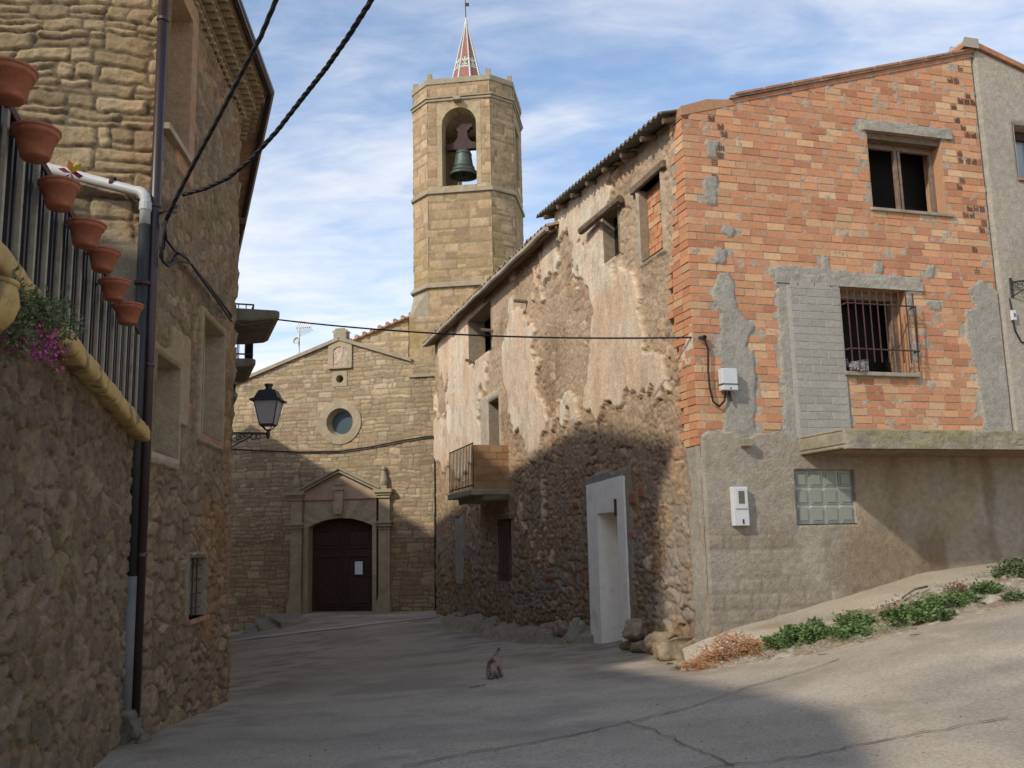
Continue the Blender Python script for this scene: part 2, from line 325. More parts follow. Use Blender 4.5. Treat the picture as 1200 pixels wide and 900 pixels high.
def wallgrid(name, w, u0, u1, z0, z1, step, fn, m=None, parent=None, holes=(), top=None, bot=None, edge_fade=.05, base=0., wrap=None):
    us = lines(u0, u1, step, [x for h in holes for x in h[:2]]); zs = lines(z0, z1, step, [x for h in holes for x in h[2:4]])
    U, Z = np.meshgrid(us, zs)
    if top is not None: T = top(U); cut = Z > T; Z = np.minimum(Z, T)
    H, C = fn(U, Z)
    fade = np.ones_like(U)
    for h in holes:
        d = np.maximum(np.maximum(h[0]-U, U-h[1]), np.maximum(h[2]-Z, Z-h[3])); fade = np.minimum(fade, np.clip(d/edge_fade, 0, 1))
    H = H*fade + base
    if wrap: # close the displaced sheet at its free ends
        for side, dd in wrap:
            e = {'l': U-u0, 'r': u1-U, 't': (top(U) if top else z1)-Z}[side]; H = np.where(e < 1e-6, -dd, H)
    V = np.zeros(U.shape+(3,)); V[..., 0] = w.o.x + w.d.x*U + w.n.x*H; V[..., 1] = w.o.y + w.d.y*U + w.n.y*H; V[..., 2] = Z
    uc = (U[:-1, :-1]+U[1:, 1:])/2; zc = (Z[:-1, :-1]+Z[1:, 1:])/2; keep = np.ones(uc.shape, bool)
    for h in holes: keep &= ~((uc > h[0]) & (uc < h[1]) & (zc > h[2]) & (zc < h[3]))
    if top is not None: keep &= ~((Z[:-1, :-1] >= Z[1:, :-1]-1e-7) & (Z[:-1, 1:] >= Z[1:, 1:]-1e-7))
    return grid_mesh(name, V, C, keep, m or MT['stone'], parent)
def reveal(mb, w, u0, u1, z0, z1, d, o=0., back=False, col=(.3, .25, .2)):
    v = [w.pt(u0, z0, o), w.pt(u1, z0, o), w.pt(u1, z1, o), w.pt(u0, z1, o), w.pt(u0, z0, -d), w.pt(u1, z0, -d), w.pt(u1, z1, -d), w.pt(u0, z1, -d)]
    return mb.add(v, [(0, 1, 5, 4), (1, 2, 6, 5), (2, 3, 7, 6), (3, 0, 4, 7)] + ([(4, 5, 6, 7)] if back else []), col)
def ring_quads(inner, outer): 
    n = len(inner); return [(i, i+1, n+i+1, n+i) for i in range(n-1)]
def arch_panel(mb, w, rect, jl, jr, z0, zs, rise, o, depth, cols, n=14, ow=None):
    """stone panel filling rect with an arched opening, plus the depth of the arch; colour per voussoir"""
    u0, u1, r0, r1 = rect; cu = (jl+jr)/2; hw = (jr-jl)/2
    inn = [(jl, z0), (jl, (z0+zs)/2), (jl, zs)]
    if rise >= hw*.98: inn += [(cu-hw*math.cos(PI*k/n), zs+hw*math.sin(PI*k/n)) for k in range(1, n)]
    else:
        R = (hw*hw+rise*rise)/(2*rise); a0 = math.asin(hw/R)
        inn += [(cu+R*math.sin(-a0+2*a0*k/n), zs+rise-R+R*math.cos(-a0+2*a0*k/n)) for k in range(1, n)]
    inn += [(jr, zs), (jr, (z0+zs)/2), (jr, z0)]
    c = (cu, zs-.2)
    outp = []
    for i, (u, z) in enumerate(inn):
        if z <= zs+1e-6: outp.append((u0 if u < cu else u1, z))
        else:
            dx, dz = u-c[0], z-c[1]; k = min(((u1-c[0])/abs(dx)) if abs(dx) > 1e-6 else 1e9, (r1-c[1])/dz); outp.append((c[0]+dx*k, c[1]+dz*k))
    # corners of the rectangle
    for i in range(len(inn)-1):
        a, b = outp[i], outp[i+1]; col = cols[i % len(cols)]
        pts = [inn[i], inn[i+1], b, a]
        if abs(a[0]-b[0]) > 1e-5 and abs(a[1]-b[1]) > 1e-5: pts = [inn[i], inn[i+1], b, ((u0 if inn[i][0] < cu else u1), r1), a]
        mb.add([w.pt(u, z, o) for u, z in pts], [tuple(range(len(pts)))], col)
        mb.add([w.pt(*inn[i], o), w.pt(*inn[i+1], o), w.pt(*inn[i+1], -depth), w.pt(*inn[i], -depth)], [(0, 1, 2, 3)], col)
    return inn
def joint(p, q, r): return p
def skin(name, joints, edges, m, parent=None, sub=2):
    """one continuous body grown from a skeleton"""
    me = bpy.data.meshes.new(name); me.from_pydata([j[:3] for j in joints], edges, []); o = bpy.data.objects.new(name, me); link(o, parent)
    md = o.modifiers.new('skin', 'SKIN'); 
    for i, j in enumerate(joints):
        r = j[3]; me.skin_vertices[0].data[i].radius = (r, r) if not isinstance(r, tuple) else r
    me.skin_vertices[0].data[0].use_root = True
    md.use_smooth_shade = True; sb = o.modifiers.new('sub', 'SUBSURF'); sb.levels = sb.render_levels = sub
    me.materials.append(m); return o

# ------------------------------------------------------------------ ground
GP = np.array([(0,0,0),(-1.5,0,.08),(3,0,.1),(0,4,0),(-2.3,4,0),(3.2,6.4,.15),(1.2,7.2,0),(-1.3,7.5,0),(-3.4,8.8,-.05),(-3.9,12.9,-.33),(2.17,12.3,0),
 (1.43,12.45,-.05),(3.37,11.3,.28),(4.25,10.96,.52),(5.68,10.9,.83),(8,11,1.15),(6,6,.5),(9,5,.9),(6,0,.35),(-.1,14.7,-.2),(-.6,20,-.42),(-2.2,24,-.5),(-2.8,30.2,-.58),
 (-2.6,32.7,-.58),(-7.2,33,-.64),(-5.9,32.9,-.63),(-7,29.5,-.78),(-8.5,28.8,-1.12),(-6,22,-.8),(-4.6,16,-.5),(-11,32,-1.5),(-9.3,31,-1.2),(-9.2,32.8,-1.15),(-7.2,31,-.67),(-6.6,29,-.72),(-8.1,29.6,-.98),(0,-9,0),(-8,-8,.1),(9,-8,.4),(1.2,15,-.12),(4,14,.3),(8,15,1.2),(14,8,1.5),(14,-8,.8),(-14,10,-.3)])
def _tps(r2): return np.where(r2 > 1e-9, r2*np.log(np.maximum(r2, 1e-9)), 0)
_n = len(GP); _A = np.zeros((_n+3, _n+3)); _A[:_n, :_n] = _tps(((GP[:, None, :2]-GP[None, :, :2])**2).sum(-1)) + np.eye(_n)*.08
_A[:_n, _n] = 1; _A[:_n, _n+1:] = GP[:, :2]; _A[_n, :_n] = 1; _A[_n+1:, :_n] = GP[:, :2].T
_w = np.linalg.solve(_A, np.r_[GP[:, 2], 0, 0, 0])
def gz(x, y):
    x = np.asarray(x, float); y = np.asarray(y, float); xc = np.clip(x, -16, 16); yc = np.clip(y, -12, 36)
    sh = xc.shape; X = xc.ravel(); Y = yc.ravel()
    k = _tps((X[:, None]-GP[None, :, 0])**2 + (Y[:, None]-GP[None, :, 1])**2)
    return (k@_w[:_n] + _w[_n] + X*_w[_n+1] + Y*_w[_n+2]).reshape(sh)
def g1(x, y): return float(gz(np.array([x]), np.array([y]))[0])
def gpix(px, py, up=0.):
    z = -.1
    for _ in range(14): p = atZ(px, py, z+up); z = lerp(z, g1(p.x, p.y), .7)
    return p
def axis(lo, hi, n0, n1, fine, far):
    a = np.arange(n0, n1+1e-6, fine); l = n0 - np.geomspace(fine, n0-lo, far)[::1]; r = n1 + np.geomspace(fine, hi-n1, far)
    return np.r_[l[::-1], a, r]
gx = axis(-400, 400, -10, 9, .1, 26); gy = axis(-200, 600, -1, 34, .1, 26)
X, Y = np.meshgrid(gx, gy); Zg = gz(X, Y) + .012*(fbm(X*1.2, Y*1.2, 3, 3)-.5) + .006*(fbm(X*6, Y*6, 5, 2)-.5)
w1 = fbm(X*.5, Y*.9, 41, 4); w2 = fbm(X*2.3, Y*2.3, 43, 4, .6)
Cg = np.ones(X.shape+(3,))*C3(.425, .355, .265)*(.86+.28*w1)[..., None]*(.9+.2*w2)[..., None]
Cg = Cg*(.84+.32*fbm(X*.35+3, Y*1.4, 48, 3))[..., None]*(.9+.2*fbm(X*9, Y*9, 47, 4, .7))[..., None]; Cg = mixc(Cg, np.ones_like(Cg)*C3(.24, .215, .175), sstep(.55, .75, fbm(X*.8+7, Y*1.1, 51, 4))*.5)
dO = (X-2.63)*OLD.n.x+(Y-13)*OLD.n.y
dirt = np.maximum(sstep(.45, .7, fbm(X*3, Y*3, 61, 4))*sstep(1.2, .15, np.abs(X+3.5+.09*(Y-9))), sstep(.4, .65, fbm(X*2.5, Y*2.5, 62, 4))*sstep(2.4, .9, dO)*sstep(10, 13, Y)*sstep(31, 28, Y))
Cg = mixc(Cg, np.ones_like(Cg)*C3(.22, .17, .11), dirt*.6)
V = np.stack([X, Y, Zg], -1); ground = grid_mesh('ground', V, Cg, np.ones((len(gy)-1, len(gx)-1), bool), MT['ground']); tag(ground, kind='structure')
def ribbon(name, pix, w, m, label=None, lift=.014, wob=.02, n=40, closed_w=None):
    P = [gpix(*p) for p in pix]; pts = []
    for i in range(len(P)-1):
        for k in range(n): pts.append(P[i].lerp(P[i+1], k/n))
    pts.append(P[-1]); mb = MB(); L = []
    for i, p in enumerate(pts):
        t = (pts[min(i+1, len(pts)-1)]-pts[max(i-1, 0)]).xy.normalized(); nn = Vector((-t.y, t.x))
        j = wob*(fbm(np.array([i*.13]), np.array([w*100.]), 9, 4)[0]-.5)*2; ww = w*(.5+.9*vnoise(np.array([i*.31]), np.array([3.]), 4)[0]) if wob else w
        for s_ in (-1, 1): q = p.xy + nn*(j + s_*ww/2); L.append((q.x, q.y, g1(q.x, q.y)+lift))
    mb.add(L, [(2*i, 2*i+1, 2*i+3, 2*i+2) for i in range(len(pts)-1)])
    o = mb.build(name, m); tag(o, kind='structure'); return o
MT['crack'] = mat('crack_dirt', (.13, .10, .07), var=.4, scale=10, bump=0)
MT['kerbline'] = mat('pale_kerb_line', (.46, .44, .41), var=.12, scale=6, bump=.2)
ribbon('road_joint', [(262, 832), (420, 822), (560, 808), (690, 797), (790, 786), (830, 783)], .014, MT['crack'])
ribbon('road_crack', [(470, 899), (560, 882), (700, 856), (800, 832), (880, 805), (985, 773)], .017, MT['crack'], wob=.05)
ribbon('road_crack', [(780, 905), (930, 890), (1040, 868), (1180, 842)], .014, MT['crack'], wob=.08)
ribbon('road_crack', [(735, 846), (790, 868), (860, 900)], .012, MT['crack'], wob=.06)
ribbon('pale_paving_line', [(262, 753), (330, 744), (400, 736), (455, 729), (512, 723)], .5, MT['kerbline'], wob=.0)

# ------------------------------------------------------------------ palettes
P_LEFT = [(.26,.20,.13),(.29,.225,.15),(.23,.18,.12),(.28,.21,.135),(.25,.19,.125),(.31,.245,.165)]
P_CHURCH = [(.40,.325,.215),(.43,.355,.24),(.37,.30,.195),(.41,.335,.22),(.345,.285,.19),(.45,.385,.28),(.38,.315,.22)]
P_TOWER = [(.385,.30,.20),(.36,.28,.185),(.41,.325,.225),(.345,.27,.175),(.33,.255,.17)]
P_OLD = [(.38,.285,.19),(.34,.255,.175),(.43,.33,.225),(.31,.245,.175),(.36,.265,.17),(.40,.275,.19)]
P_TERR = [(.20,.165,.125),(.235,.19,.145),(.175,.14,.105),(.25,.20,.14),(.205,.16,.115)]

# ================================================================== CHURCH
ch = thing('church', 'stone parish church with pedimented portal and round window at the end of the street', 'church', (-5.87, 33, -.6))
def ch_top(U): return np.maximum(np.where(U < -.24, 8.86+.345*(U+.24), 8.86-.345*(U+.24)), 5.0)
def ch_topf(u): return 8.86-.345*abs(u+.24)
CUc, CZc = -.21, 5.90
def ch_fn(U, Z):
    h, c = masonry(U, Z, 11, rh=(.12, .36), sw=(.16, .66), gap=.022, bev=.03, warp=.055, relief=.014, pal=P_CHURCH, mort=(.25, .20, .14), split=.6)
    t = sstep(.5, .7, fbm(U*1.1, Z*1.1, 91, 4)); c = mixc(c, c*C3(.82, .8, .78), t*.7)
    big = sstep(3.4, 1.8, Z+.5*fbm(U, Z, 93, 2)); c = mixc(c, c*C3(.86, .82, .74), big)
    return h, c
wallgrid('facade_wall', CHU, -6.5, 4.4, -1.7, 9.0, .035, ch_fn, parent=ch, top=ch_top,
         holes=[(-1.5, 1.2, -1.7, 3.2), (CUc-.48, CUc+.48, CZc-.48, CZc+.48), (-.38, -.06, 7.28, 7.6)])
# body of the church behind the facade
mb = MB(); A = [(-6.5, -1.5), (-6.5, ch_topf(-6.5)-.05), (-.24, 8.78), (4.4, ch_topf(4.4)), (4.4, -1.5)]
mb.wpoly(CHU, [(-6.5, 2.), (-6.5, ch_topf(-6.5)-.08), (-.24, 8.74), (4.3, ch_topf(4.3)-.08), (4.3, 2.)], -14, -.75, (.36, .28, .18)); mb.wbox(CHU, -6.5, 4.3, -1.7, 1.99, -14, -.75, (.36, .28, .18))
mb.wbox(CHU, -6.5, -6.2, -1.7, 6.55, -.75, -.01, (.36, .28, .18)); mb.build('nave_block', MT['stone'], ch)
mb = MB()   # roof slabs
for a, b in ((-6.7, -.24), (-.24, 2.45)):
    mb = MB(); mb.wpoly(CHU, [(a, ch_topf(a)-.04), (b, ch_topf(b)-.04), (b, ch_topf(b)+.05), (a, ch_topf(a)+.05)], -14, -.3); mb.build('roof', MT['tile'], ch)
mb = MB()   # thin stone coping along both rakes
for a, b in ((-6.6, -.24), (-.24, 2.42)):
    mb.wpoly(CHU, [(a, ch_topf(a)-.02), (b, ch_topf(b)-.02), (b, ch_topf(b)+.075), (a, ch_topf(a)+.075)], -.32, .11)
mb.build('gable_coping', MT['lichen'], ch, bevel=.015)
mb = MB(); mb.wbox(CHU, -.47, .03, 8.84, 9.16, -.3, .06); mb.wpoly(CHU, [(-.47, 9.161), (.03, 9.161), (-.07, 9.25), (-.37, 9.25)], -.25, .02); mb.build('apex_block', MT['lichen'], ch, bevel=.03)
# relief niche
mb = MB(); mb.wpoly(CHU, [(-.62, 7.9), (-.48, 7.9), (-.48, 8.5), (-.35, 8.6), (-.2, 8.63), (-.05, 8.6), (.08, 8.5), (.08, 7.9), (.22, 7.9), (.22, 8.62), (-.2, 8.8), (-.62, 8.62)], -.1, .07)
mb.wbox(CHU, -.64, .24, 7.8, 7.897, -.1, .10); mb.build('niche_frame', MT['trim'], ch, bevel=.02)
def relief_fn(U, Z):
    h = .03*sstep(.45, .7, fbm(U*9, Z*5, 71, 3)) + .015*fbm(U*20, Z*20, 72, 2)
    c = np.ones(U.shape+(3,))*C3(.50, .39, .29)*(.75+.5*fbm(U*10, Z*8, 73, 3))[..., None]; return h, c
wallgrid('relief_panel', CHU, -.475, .075, 7.9, 8.62, .015, relief_fn, parent=ch, base=.03)
# small round opening
def disc_ring(mb, w, cu, cz, r0, r1, o_face, d_in, n=40, cols=None, sq=False):
    for k in range(n):
        a, b = 2*PI*k/n, 2*PI*(k+1)/n; col = cols[(k*len(cols))//n] if cols else (.4, .32, .2)
        def P(r, an, sqr=False):
            if sqr: m_ = max(abs(math.cos(an)), abs(math.sin(an))); return (cu+r*math.cos(an)/m_, cz+r*math.sin(an)/m_)
            return (cu+r*math.cos(an), cz+r*math.sin(an))
        i0, i1 = P(r0, a), P(r0, b); q0, q1 = P(r1, a, sq), P(r1, b, sq); j0, j1 = P(r0*.86, a), P(r0*.86, b)
        mb.add([w.pt(*i0, o_face), w.pt(*i1, o_face), w.pt(*q1, o_face), w.pt(*q0, o_face), w.pt(*q0, -.12), w.pt(*q1, -.12), w.pt(*j0, -d_in), w.pt(*j1, -d_in)], [(0, 1, 2, 3), (3, 2, 5, 4), (0, 6, 7, 1)], col)
mb = MB(); disc_ring(mb, CHU, -.22, 7.44, .14, .27, .035, .5, 32, [(.42, .34, .2)], True); mb.build('small_oculus_block', MT['trim'], ch)
mb = MB(); mb.wbox(CHU, -.42, -.02, 7.24, 7.64, -.72, -.5); mb.build('oculus_dark_box', MT['dark'], ch)  # solid near-black box, painted shade behind the small opening
ocr = bpy.data.objects.new  # (kept simple: ring and glass below)
mb = MB(); cs = [tuple(np.array((.44, .35, .235))*random.uniform(.85, 1.1)) for _ in range(13)]
disc_ring(mb, CHU, CUc, CZc, .49, .79, .045, .34, 78, cs); ring = mb.build('round_window', MT['stone'], ch)
mb = MB(); mb.lathe(CHU.pt(CUc, CZc, -.3), [(0.001, 0), (.46, 0), (.46, -.03)], 40, Vector((CHU.n.x, CHU.n.y, 0))); mb.build('pane', MT['oculus'], ring)
mb = MB(); mb.lathe(CHU.pt(CUc, CZc, -.28), [(.40, 0), (.40, .02), (.445, .02), (.445, 0)], 40, Vector((CHU.n.x, CHU.n.y, 0))); mb.build('glazing_ring', MT['trim'], ring)
# portal
po = MB(); cols = [tuple(np.array((.42, .335, .22))*k) for k in (1., .88, 1.06, .93, 1.1, .9, .98)]
arch_panel(po, CHU, (-1.47, 1.17, -.62, 3.42), -1.30, 1.02, -1.0, 2.28, .28, .09, .42, cols, 16)
portal = po.build('portal_arch', MT['stone'], ch)
for s_, x0, x1 in ((-1, -2.0, -1.5), (1, 1.2, 1.7)):
    mb = MB()
    mb.wbox(CHU, x0+.06, x1-.04, -.9, 3.2, -.05, .14); mb.wbox(CHU, x0-.02, x1+.02, -.9, -.34, -.05, .24); mb.wbox(CHU, x0+.01, x1-.01, -.34, -.22, -.05, .20); mb.wbox(CHU, x0+.03, x1-.02, -.22, -.14, -.05, .17)
    mb.wbox(CHU, x0+.16, x1-.14, 0.05, 2.05, .14, .155)
    mb.wbox(CHU, x0-.02, x1+.03, 2.24, 2.31, -.05, .22); mb.wbox(CHU, x0+.01, x1, 2.31, 2.34, -.05, .2); mb.wbox(CHU, x0-.05, x1+.06, 2.34, 2.42, -.05, .27); mb.wbox(CHU, x0+.03, x1-.02, 2.14, 2.18, -.05, .17)
    mb.wbox(CHU, x0+.03, x1-.02, 3.2, 3.30, -.05, .2); mb.wbox(CHU, x0-.03, x1+.03, 3.30, 3.38, -.05, .25); mb.wbox(CHU, x0-.08, x1+.08, 3.38, 3.50, -.05, .31)
    mb.build('pilaster', MT['trim'], portal, bevel=.015)
mb = MB(); mb.wbox(CHU, -1.495, 1.195, 3.2, 3.24, -.05, .15); mb.wpoly(CHU, [(-1.5, 3.24), (1.2, 3.24), (1.2, 3.46), (-.15, 4.12), (-1.5, 3.46)], -.05, .10, (.4, .3, .2))
mb.build('tympanum', mat('pink_stone', (.42, .30, .20), var=.14, scale=3, bump=.4), portal)
mb = MB()
for a, b in (((-1.62, 3.50), (-.15, 4.24)), ((1.32, 3.50), (-.15, 4.24))):
    mb.wpoly(CHU, [(a[0], a[1]-.08), (b[0], b[1]-.10), (b[0], b[1]+.0), (a[0], a[1]+.03)], -.05, .24); mb.wpoly(CHU, [(a[0]*1.0, a[1]+.032), (b[0], b[1]+.002), (b[0], b[1]+.07), (a[0], a[1]+.09)], -.05, .31)
mb.build('pediment', MT['lichen'], portal, bevel=.012)
mb = MB(); mb.wbox(CHU, -.32, -.02, 3.05, 3.5, .05, .22); mb.wpoly(CHU, [(-.30, 2.72), (-.04, 2.72), (-.0, 3.1), (-.34, 3.1)], .05, .26); mb.wbox(CHU, -.36, .02, 3.5, 3.56, .05, .25)
mb.wpoly(CHU, [(-.17+.16*math.cos(PI*k/8), 3.72+.2*math.sin(PI*k/8)) for k in range(9)], .08, .15); mb.build('keystone', MT['trim'], portal, bevel=.02)
for x in (-1.75, 1.45):
    mb = MB(); mb.wbox(CHU, x-.13, x+.13, 3.5, 3.62, .0, .24)
    mb.lathe(CHU.pt(x, 3.62, .12), [(.12, 0), (.14, .06), (.15, .16), (.10, .36), (.055, .5), (.085, .56), (.07, .62), (.02, .7), (.001, .72)], 12); mb.build('finial', MT['lichen'], portal)
# door
mb = MB(); mb.wbox(CHU, -1.3, 1.02, -1.0, 2.54, -.42, -.30); door = mb.build('door', MT['wood_dark'], ch)
for x0, x1 in ((-1.27, -.16), (-.12, .99)):
    mb = MB(); mb.wbox(CHU, x0, x1, -.58, 2.5, -.30, -.27)
    for z0, z1 in ((-.45, 1.28), (1.52, 2.18)):
        mb.wbox(CHU, x0+.09, x1-.09, z0, z0+.06, -.27, -.235); mb.wbox(CHU, x0+.09, x1-.09, z1-.06, z1, -.27, -.235); mb.wbox(CHU, x0+.09, x0+.15, z0+.06, z1-.06, -.27, -.235); mb.wbox(CHU, x1-.15, x1-.09, z0+.06, z1-.06, -.27, -.235); mb.wbox(CHU, x0+.2, x1-.2, z0+.11, z1-.11, -.27, -.25)
    mb.build('door_leaf', MT['wood_dark'], door, bevel=.01)
mb = MB(); mb.wbox(CHU, -1.4, 1.12, -.66, -.6, -.5, .12); mb.build('threshold', MT['concrete'], ch)
mb = MB(); mb.lathe(CHU.pt(-.05, .62, -.27), [(.03, 0), (.03, .04), (.018, .06), (.001, .065)], 10, Vector((CHU.n.x, CHU.n.y, 0))); mb.wbox(CHU, -.08, -.03, .45, .55, -.27, -.255); mb.build('door_handle', MT['rust'], door)
nb = thing('notice_board', 'small black framed white notice on the right leaf of the church door', 'notice', CHU.pt(.42, .7, -.2))
mb = MB(); mb.wbox(CHU, .24, .62, .58, 1.12, -.234, -.21); mb.build('frame', MT['iron'], nb)
mb = MB(); mb.wbox(CHU, .29, .57, .63, 1.07, -.209, -.205); mb.build('paper', MT['paper'], nb)
# raised nave wall and roof behind, running up to the tower
mb = MB(); NV = Wall(-8.5, 35.6, 98, 1)
def nv_top(U): return 8.35 + .36*U
wallgrid('upper_nave_wall', NV, 0, 7.0, 6.5, 11., .06, lambda U, Z: masonry(U, Z, 15, rh=(.15, .3), sw=(.2, .5), pal=P_CHURCH, mort=(.3, .24, .15)), parent=ch, top=nv_top)
mb = MB(); mb.wpoly(NV, [(0, 6.5), (7, 6.5), (7, 10.8), (0, 8.3)], -8, -.1, (.36, .28, .18)); mb.build('upper_nave_block', MT['stone'], ch)
mb = MB(); mb.wpoly(NV, [(-.2, nv_top(-.2)), (7, nv_top(7)), (7, nv_top(7)+.07), (-.2, nv_top(-.2)+.07)], -8, .12); mb.build('upper_roof', MT['oxide'], ch)
mb = MB()
for k in range(22): u = .3+.3*k; mb.tube([NV.pt(u, nv_top(u)+.09, .16), NV.pt(u, nv_top(u)+.11, -.5)], .085, 8)
mb.build('roof_tiles', MT['tile'], ch)

# tower
tw = thing('bell_tower', 'tall octagonal stone bell tower with small red tiled spire beside the church', 'tower', (-1.7, 34.9, -.6))
r8 = Vector((math.cos(math.radians(8)), -math.sin(math.radians(8)))); b8 = Vector((-r8.y, r8.x)); T0 = Vector((-2.89, 32.9)); FWd = 2.33; CHM = .73
def TP(a, b): q = T0 + r8*a + b8*b; return q
plan = [TP(0, 0), TP(FWd, 0), TP(FWd+CHM, CHM), TP(FWd+CHM, CHM+FWd), TP(FWd, 2*CHM+FWd), TP(0, 2*CHM+FWd), TP(-CHM, CHM+FWd), TP(-CHM, CHM)]
def facew(i):
    a, b = plan[i], plan[(i+1) % 8]; d = (b-a); w = Wall(a.x, a.y, math.degrees(math.atan2(d.x, d.y)), 1); return w, d.length
def tfn(seed):
    def f(U, Z):
        h, c = masonry(U, Z, seed, rh=(.26, .36), sw=(.3, .75), gap=.016, bev=.022, warp=.02, relief=.02, pal=P_TOWER, mort=(.25, .2, .12), split=.12)
        l = sstep(.48, .66, fbm(U*1.2, Z*.8, seed+50, 4))*sstep(15.5, 13.5, Z)*.5; c = mixc(c, np.ones_like(c)*C3(.36, .27, .09), l); return h, c
    return f
tcols = [tuple(np.array((.42, .33, .20))*k) for k in (1., .9, 1.05, .94, 1.08)]
for i in range(8):
    w, L = facew(i); hole = [(L/2-.82, L/2+.82, 14.43, 17.62)] if i in (0, 4) else ([(L/2-.5, L/2+.5, 14.8, 17.2)] if i in (2, 6) else [])
    wallgrid('tower_wall', w, 0, L, 6.8 if i in (0, 1, 2, 6, 7) else 6.8, 18.45, .06, tfn(200+i), parent=tw, holes=hole)
    if i in (0, 4):
        mb = MB(); arch_panel(mb, w, (L/2-.82, L/2+.82, 14.43, 17.62), L/2-.64, L/2+.64, 14.43, 16.8, .64, .012, .65, tcols, 14); mb.build('bell_arch', MT['stone'], tw)
    elif i in (2, 6):
        mb = MB(); reveal(mb, w, L/2-.5, L/2+.5, 14.8, 17.2, .6); mb.build('side_opening', MT['trim'], tw)
def oct_ring(mb, z0, z1, o, inner=None):
    c = TP(FWd/2, CHM+FWd/2); 
    P = []
    for p in plan: d = p-c; P.append(c + d*(1+o/d.length*1.05))
    if inner is None: mb.prism([(p.x, p.y) for p in P], z0, z1)
    else:
        Q = [c + (p-c)*inner for p in plan]; n = 8
        v = [(p.x, p.y, z0) for p in P]+[(p.x, p.y, z1) for p in P]+[(p.x, p.y, z1) for p in Q]+[(p.x, p.y, z0) for p in Q]
        mb.add(v, [(i, (i+1) % 8, 8+(i+1) % 8, 8+i) for i in range(8)]+[(8+i, 8+(i+1) % 8, 16+(i+1) % 8, 16+i) for i in range(8)]+[(16+i, 16+(i+1) % 8, 24+(i+1) % 8, 24+i) for i in range(8)]+[(24+i, 24+(i+1) % 8, (i+1) % 8, i) for i in range(8)])
for z, h_, o in ((14.14, .12, .1), (14.26, .08, .05), (10.62, .1, .14), (10.72, .1, .06), (17.72, .1, .07), (17.82, .06, .12)):
    mb = MB(); oct_ring(mb, z, z+h_-.002, o, .93); mb.build('string_course', MT['lichen'], tw, bevel=.02)
mb = MB(); oct_ring(mb, 18.4, 18.62, .06, .8); mb.build('parapet', MT['lichen'], tw, bevel=.02)
for i in range(8):
    mb = MB(); p = TP(FWd/2, CHM+FWd/2).lerp(plan[i], .95); mb.prism([(p.x+.1*a, p.y+.1*b) for a, b in ((-1, -1), (1, -1), (1, 1), (-1, 1))], 18.6, 18.88)
    mb.build('parapet_post', MT['lichen'], tw, bevel=.02)
c = TP(FWd/2, CHM+FWd/2)
mb = MB(); mb.prism([(p.x, p.y) for p in [c+(q-c)*.97 for q in plan]], 6.8, 14.36, (.35, .27, .17)); mb.prism([(p.x, p.y) for p in [c+(q-c)*.9 for q in plan]], 17.66, 18.5, (.35, .27, .17)); mb.build('tower_core', MT['trim'], tw)
# bell chamber inner piers (wall thickness)
mb = MB()
for i in (0, 4):
    w, L = facew(i); mb.wbox(w, 0, L/2-.645, 14.37, 17.65, -.62, -.03); mb.wbox(w, L/2+.645, L, 14.37, 17.65, -.62, -.03)
for i in (1, 3, 5, 7):
    w, L = facew(i); mb.wbox(w, .02, L-.02, 14.37, 17.65, -.5, -.03)
for i in (2, 6):
    w, L = facew(i); mb.wbox(w, .02, L/2-.505, 14.37, 17.65, -.5, -.03); mb.wbox(w, L/2+.505, L-.02, 14.37, 17.65, -.5, -.03)
mb.build('chamber_lining', MT['trim'], tw)
# square lower stage, ending in broached corners under the string course
def lowstage():
    mbx = []
    sq = [TP(-CHM, -.0), TP(FWd+CHM, -.0), TP(FWd+CHM, 2*CHM+FWd), TP(-CHM, 2*CHM+FWd)]
    for i in range(4):
        a, b = sq[i], sq[(i+1) % 4]; d = b-a; w = Wall(a.x, a.y, math.degrees(math.atan2(d.x, d.y)), 1)
        wallgrid('lower_stage', w, 0, d.length, -1.0 if i != 0 else 7.2, 9.6, .07, tfn(230+i), parent=tw, base=.02)
lowstage()
for (cx, cy, sa, sb) in ((-CHM, 0, 1, 1), (FWd+CHM, 0, -1, 1)):
    mb = MB()
    A = TP(cx, cy); Bp = TP(cx+sa*CHM, cy); Dp = TP(cx, cy+CHM)
    mid = TP(cx+sa*CHM*.33, cy+CHM*.33)
    mb.add([(A.x, A.y, 9.6), (Bp.x, Bp.y, 9.6), (Dp.x, Dp.y, 9.6), (Bp.x, Bp.y, 10.6), (Dp.x, Dp.y, 10.6), (mid.x, mid.y, 10.15)], [(0, 1, 3, 5), (0, 5, 4, 2), (5, 3, 4)], (.4, .31, .17))
    mb.build('broach', MT['lichen'], tw)
mb = MB(); mb.wbox(CHU, 2.32, 4.4, 7.33, 7.42, -.3, .08); mb.build('base_ledge', MT['lichen'], tw, bevel=.02)
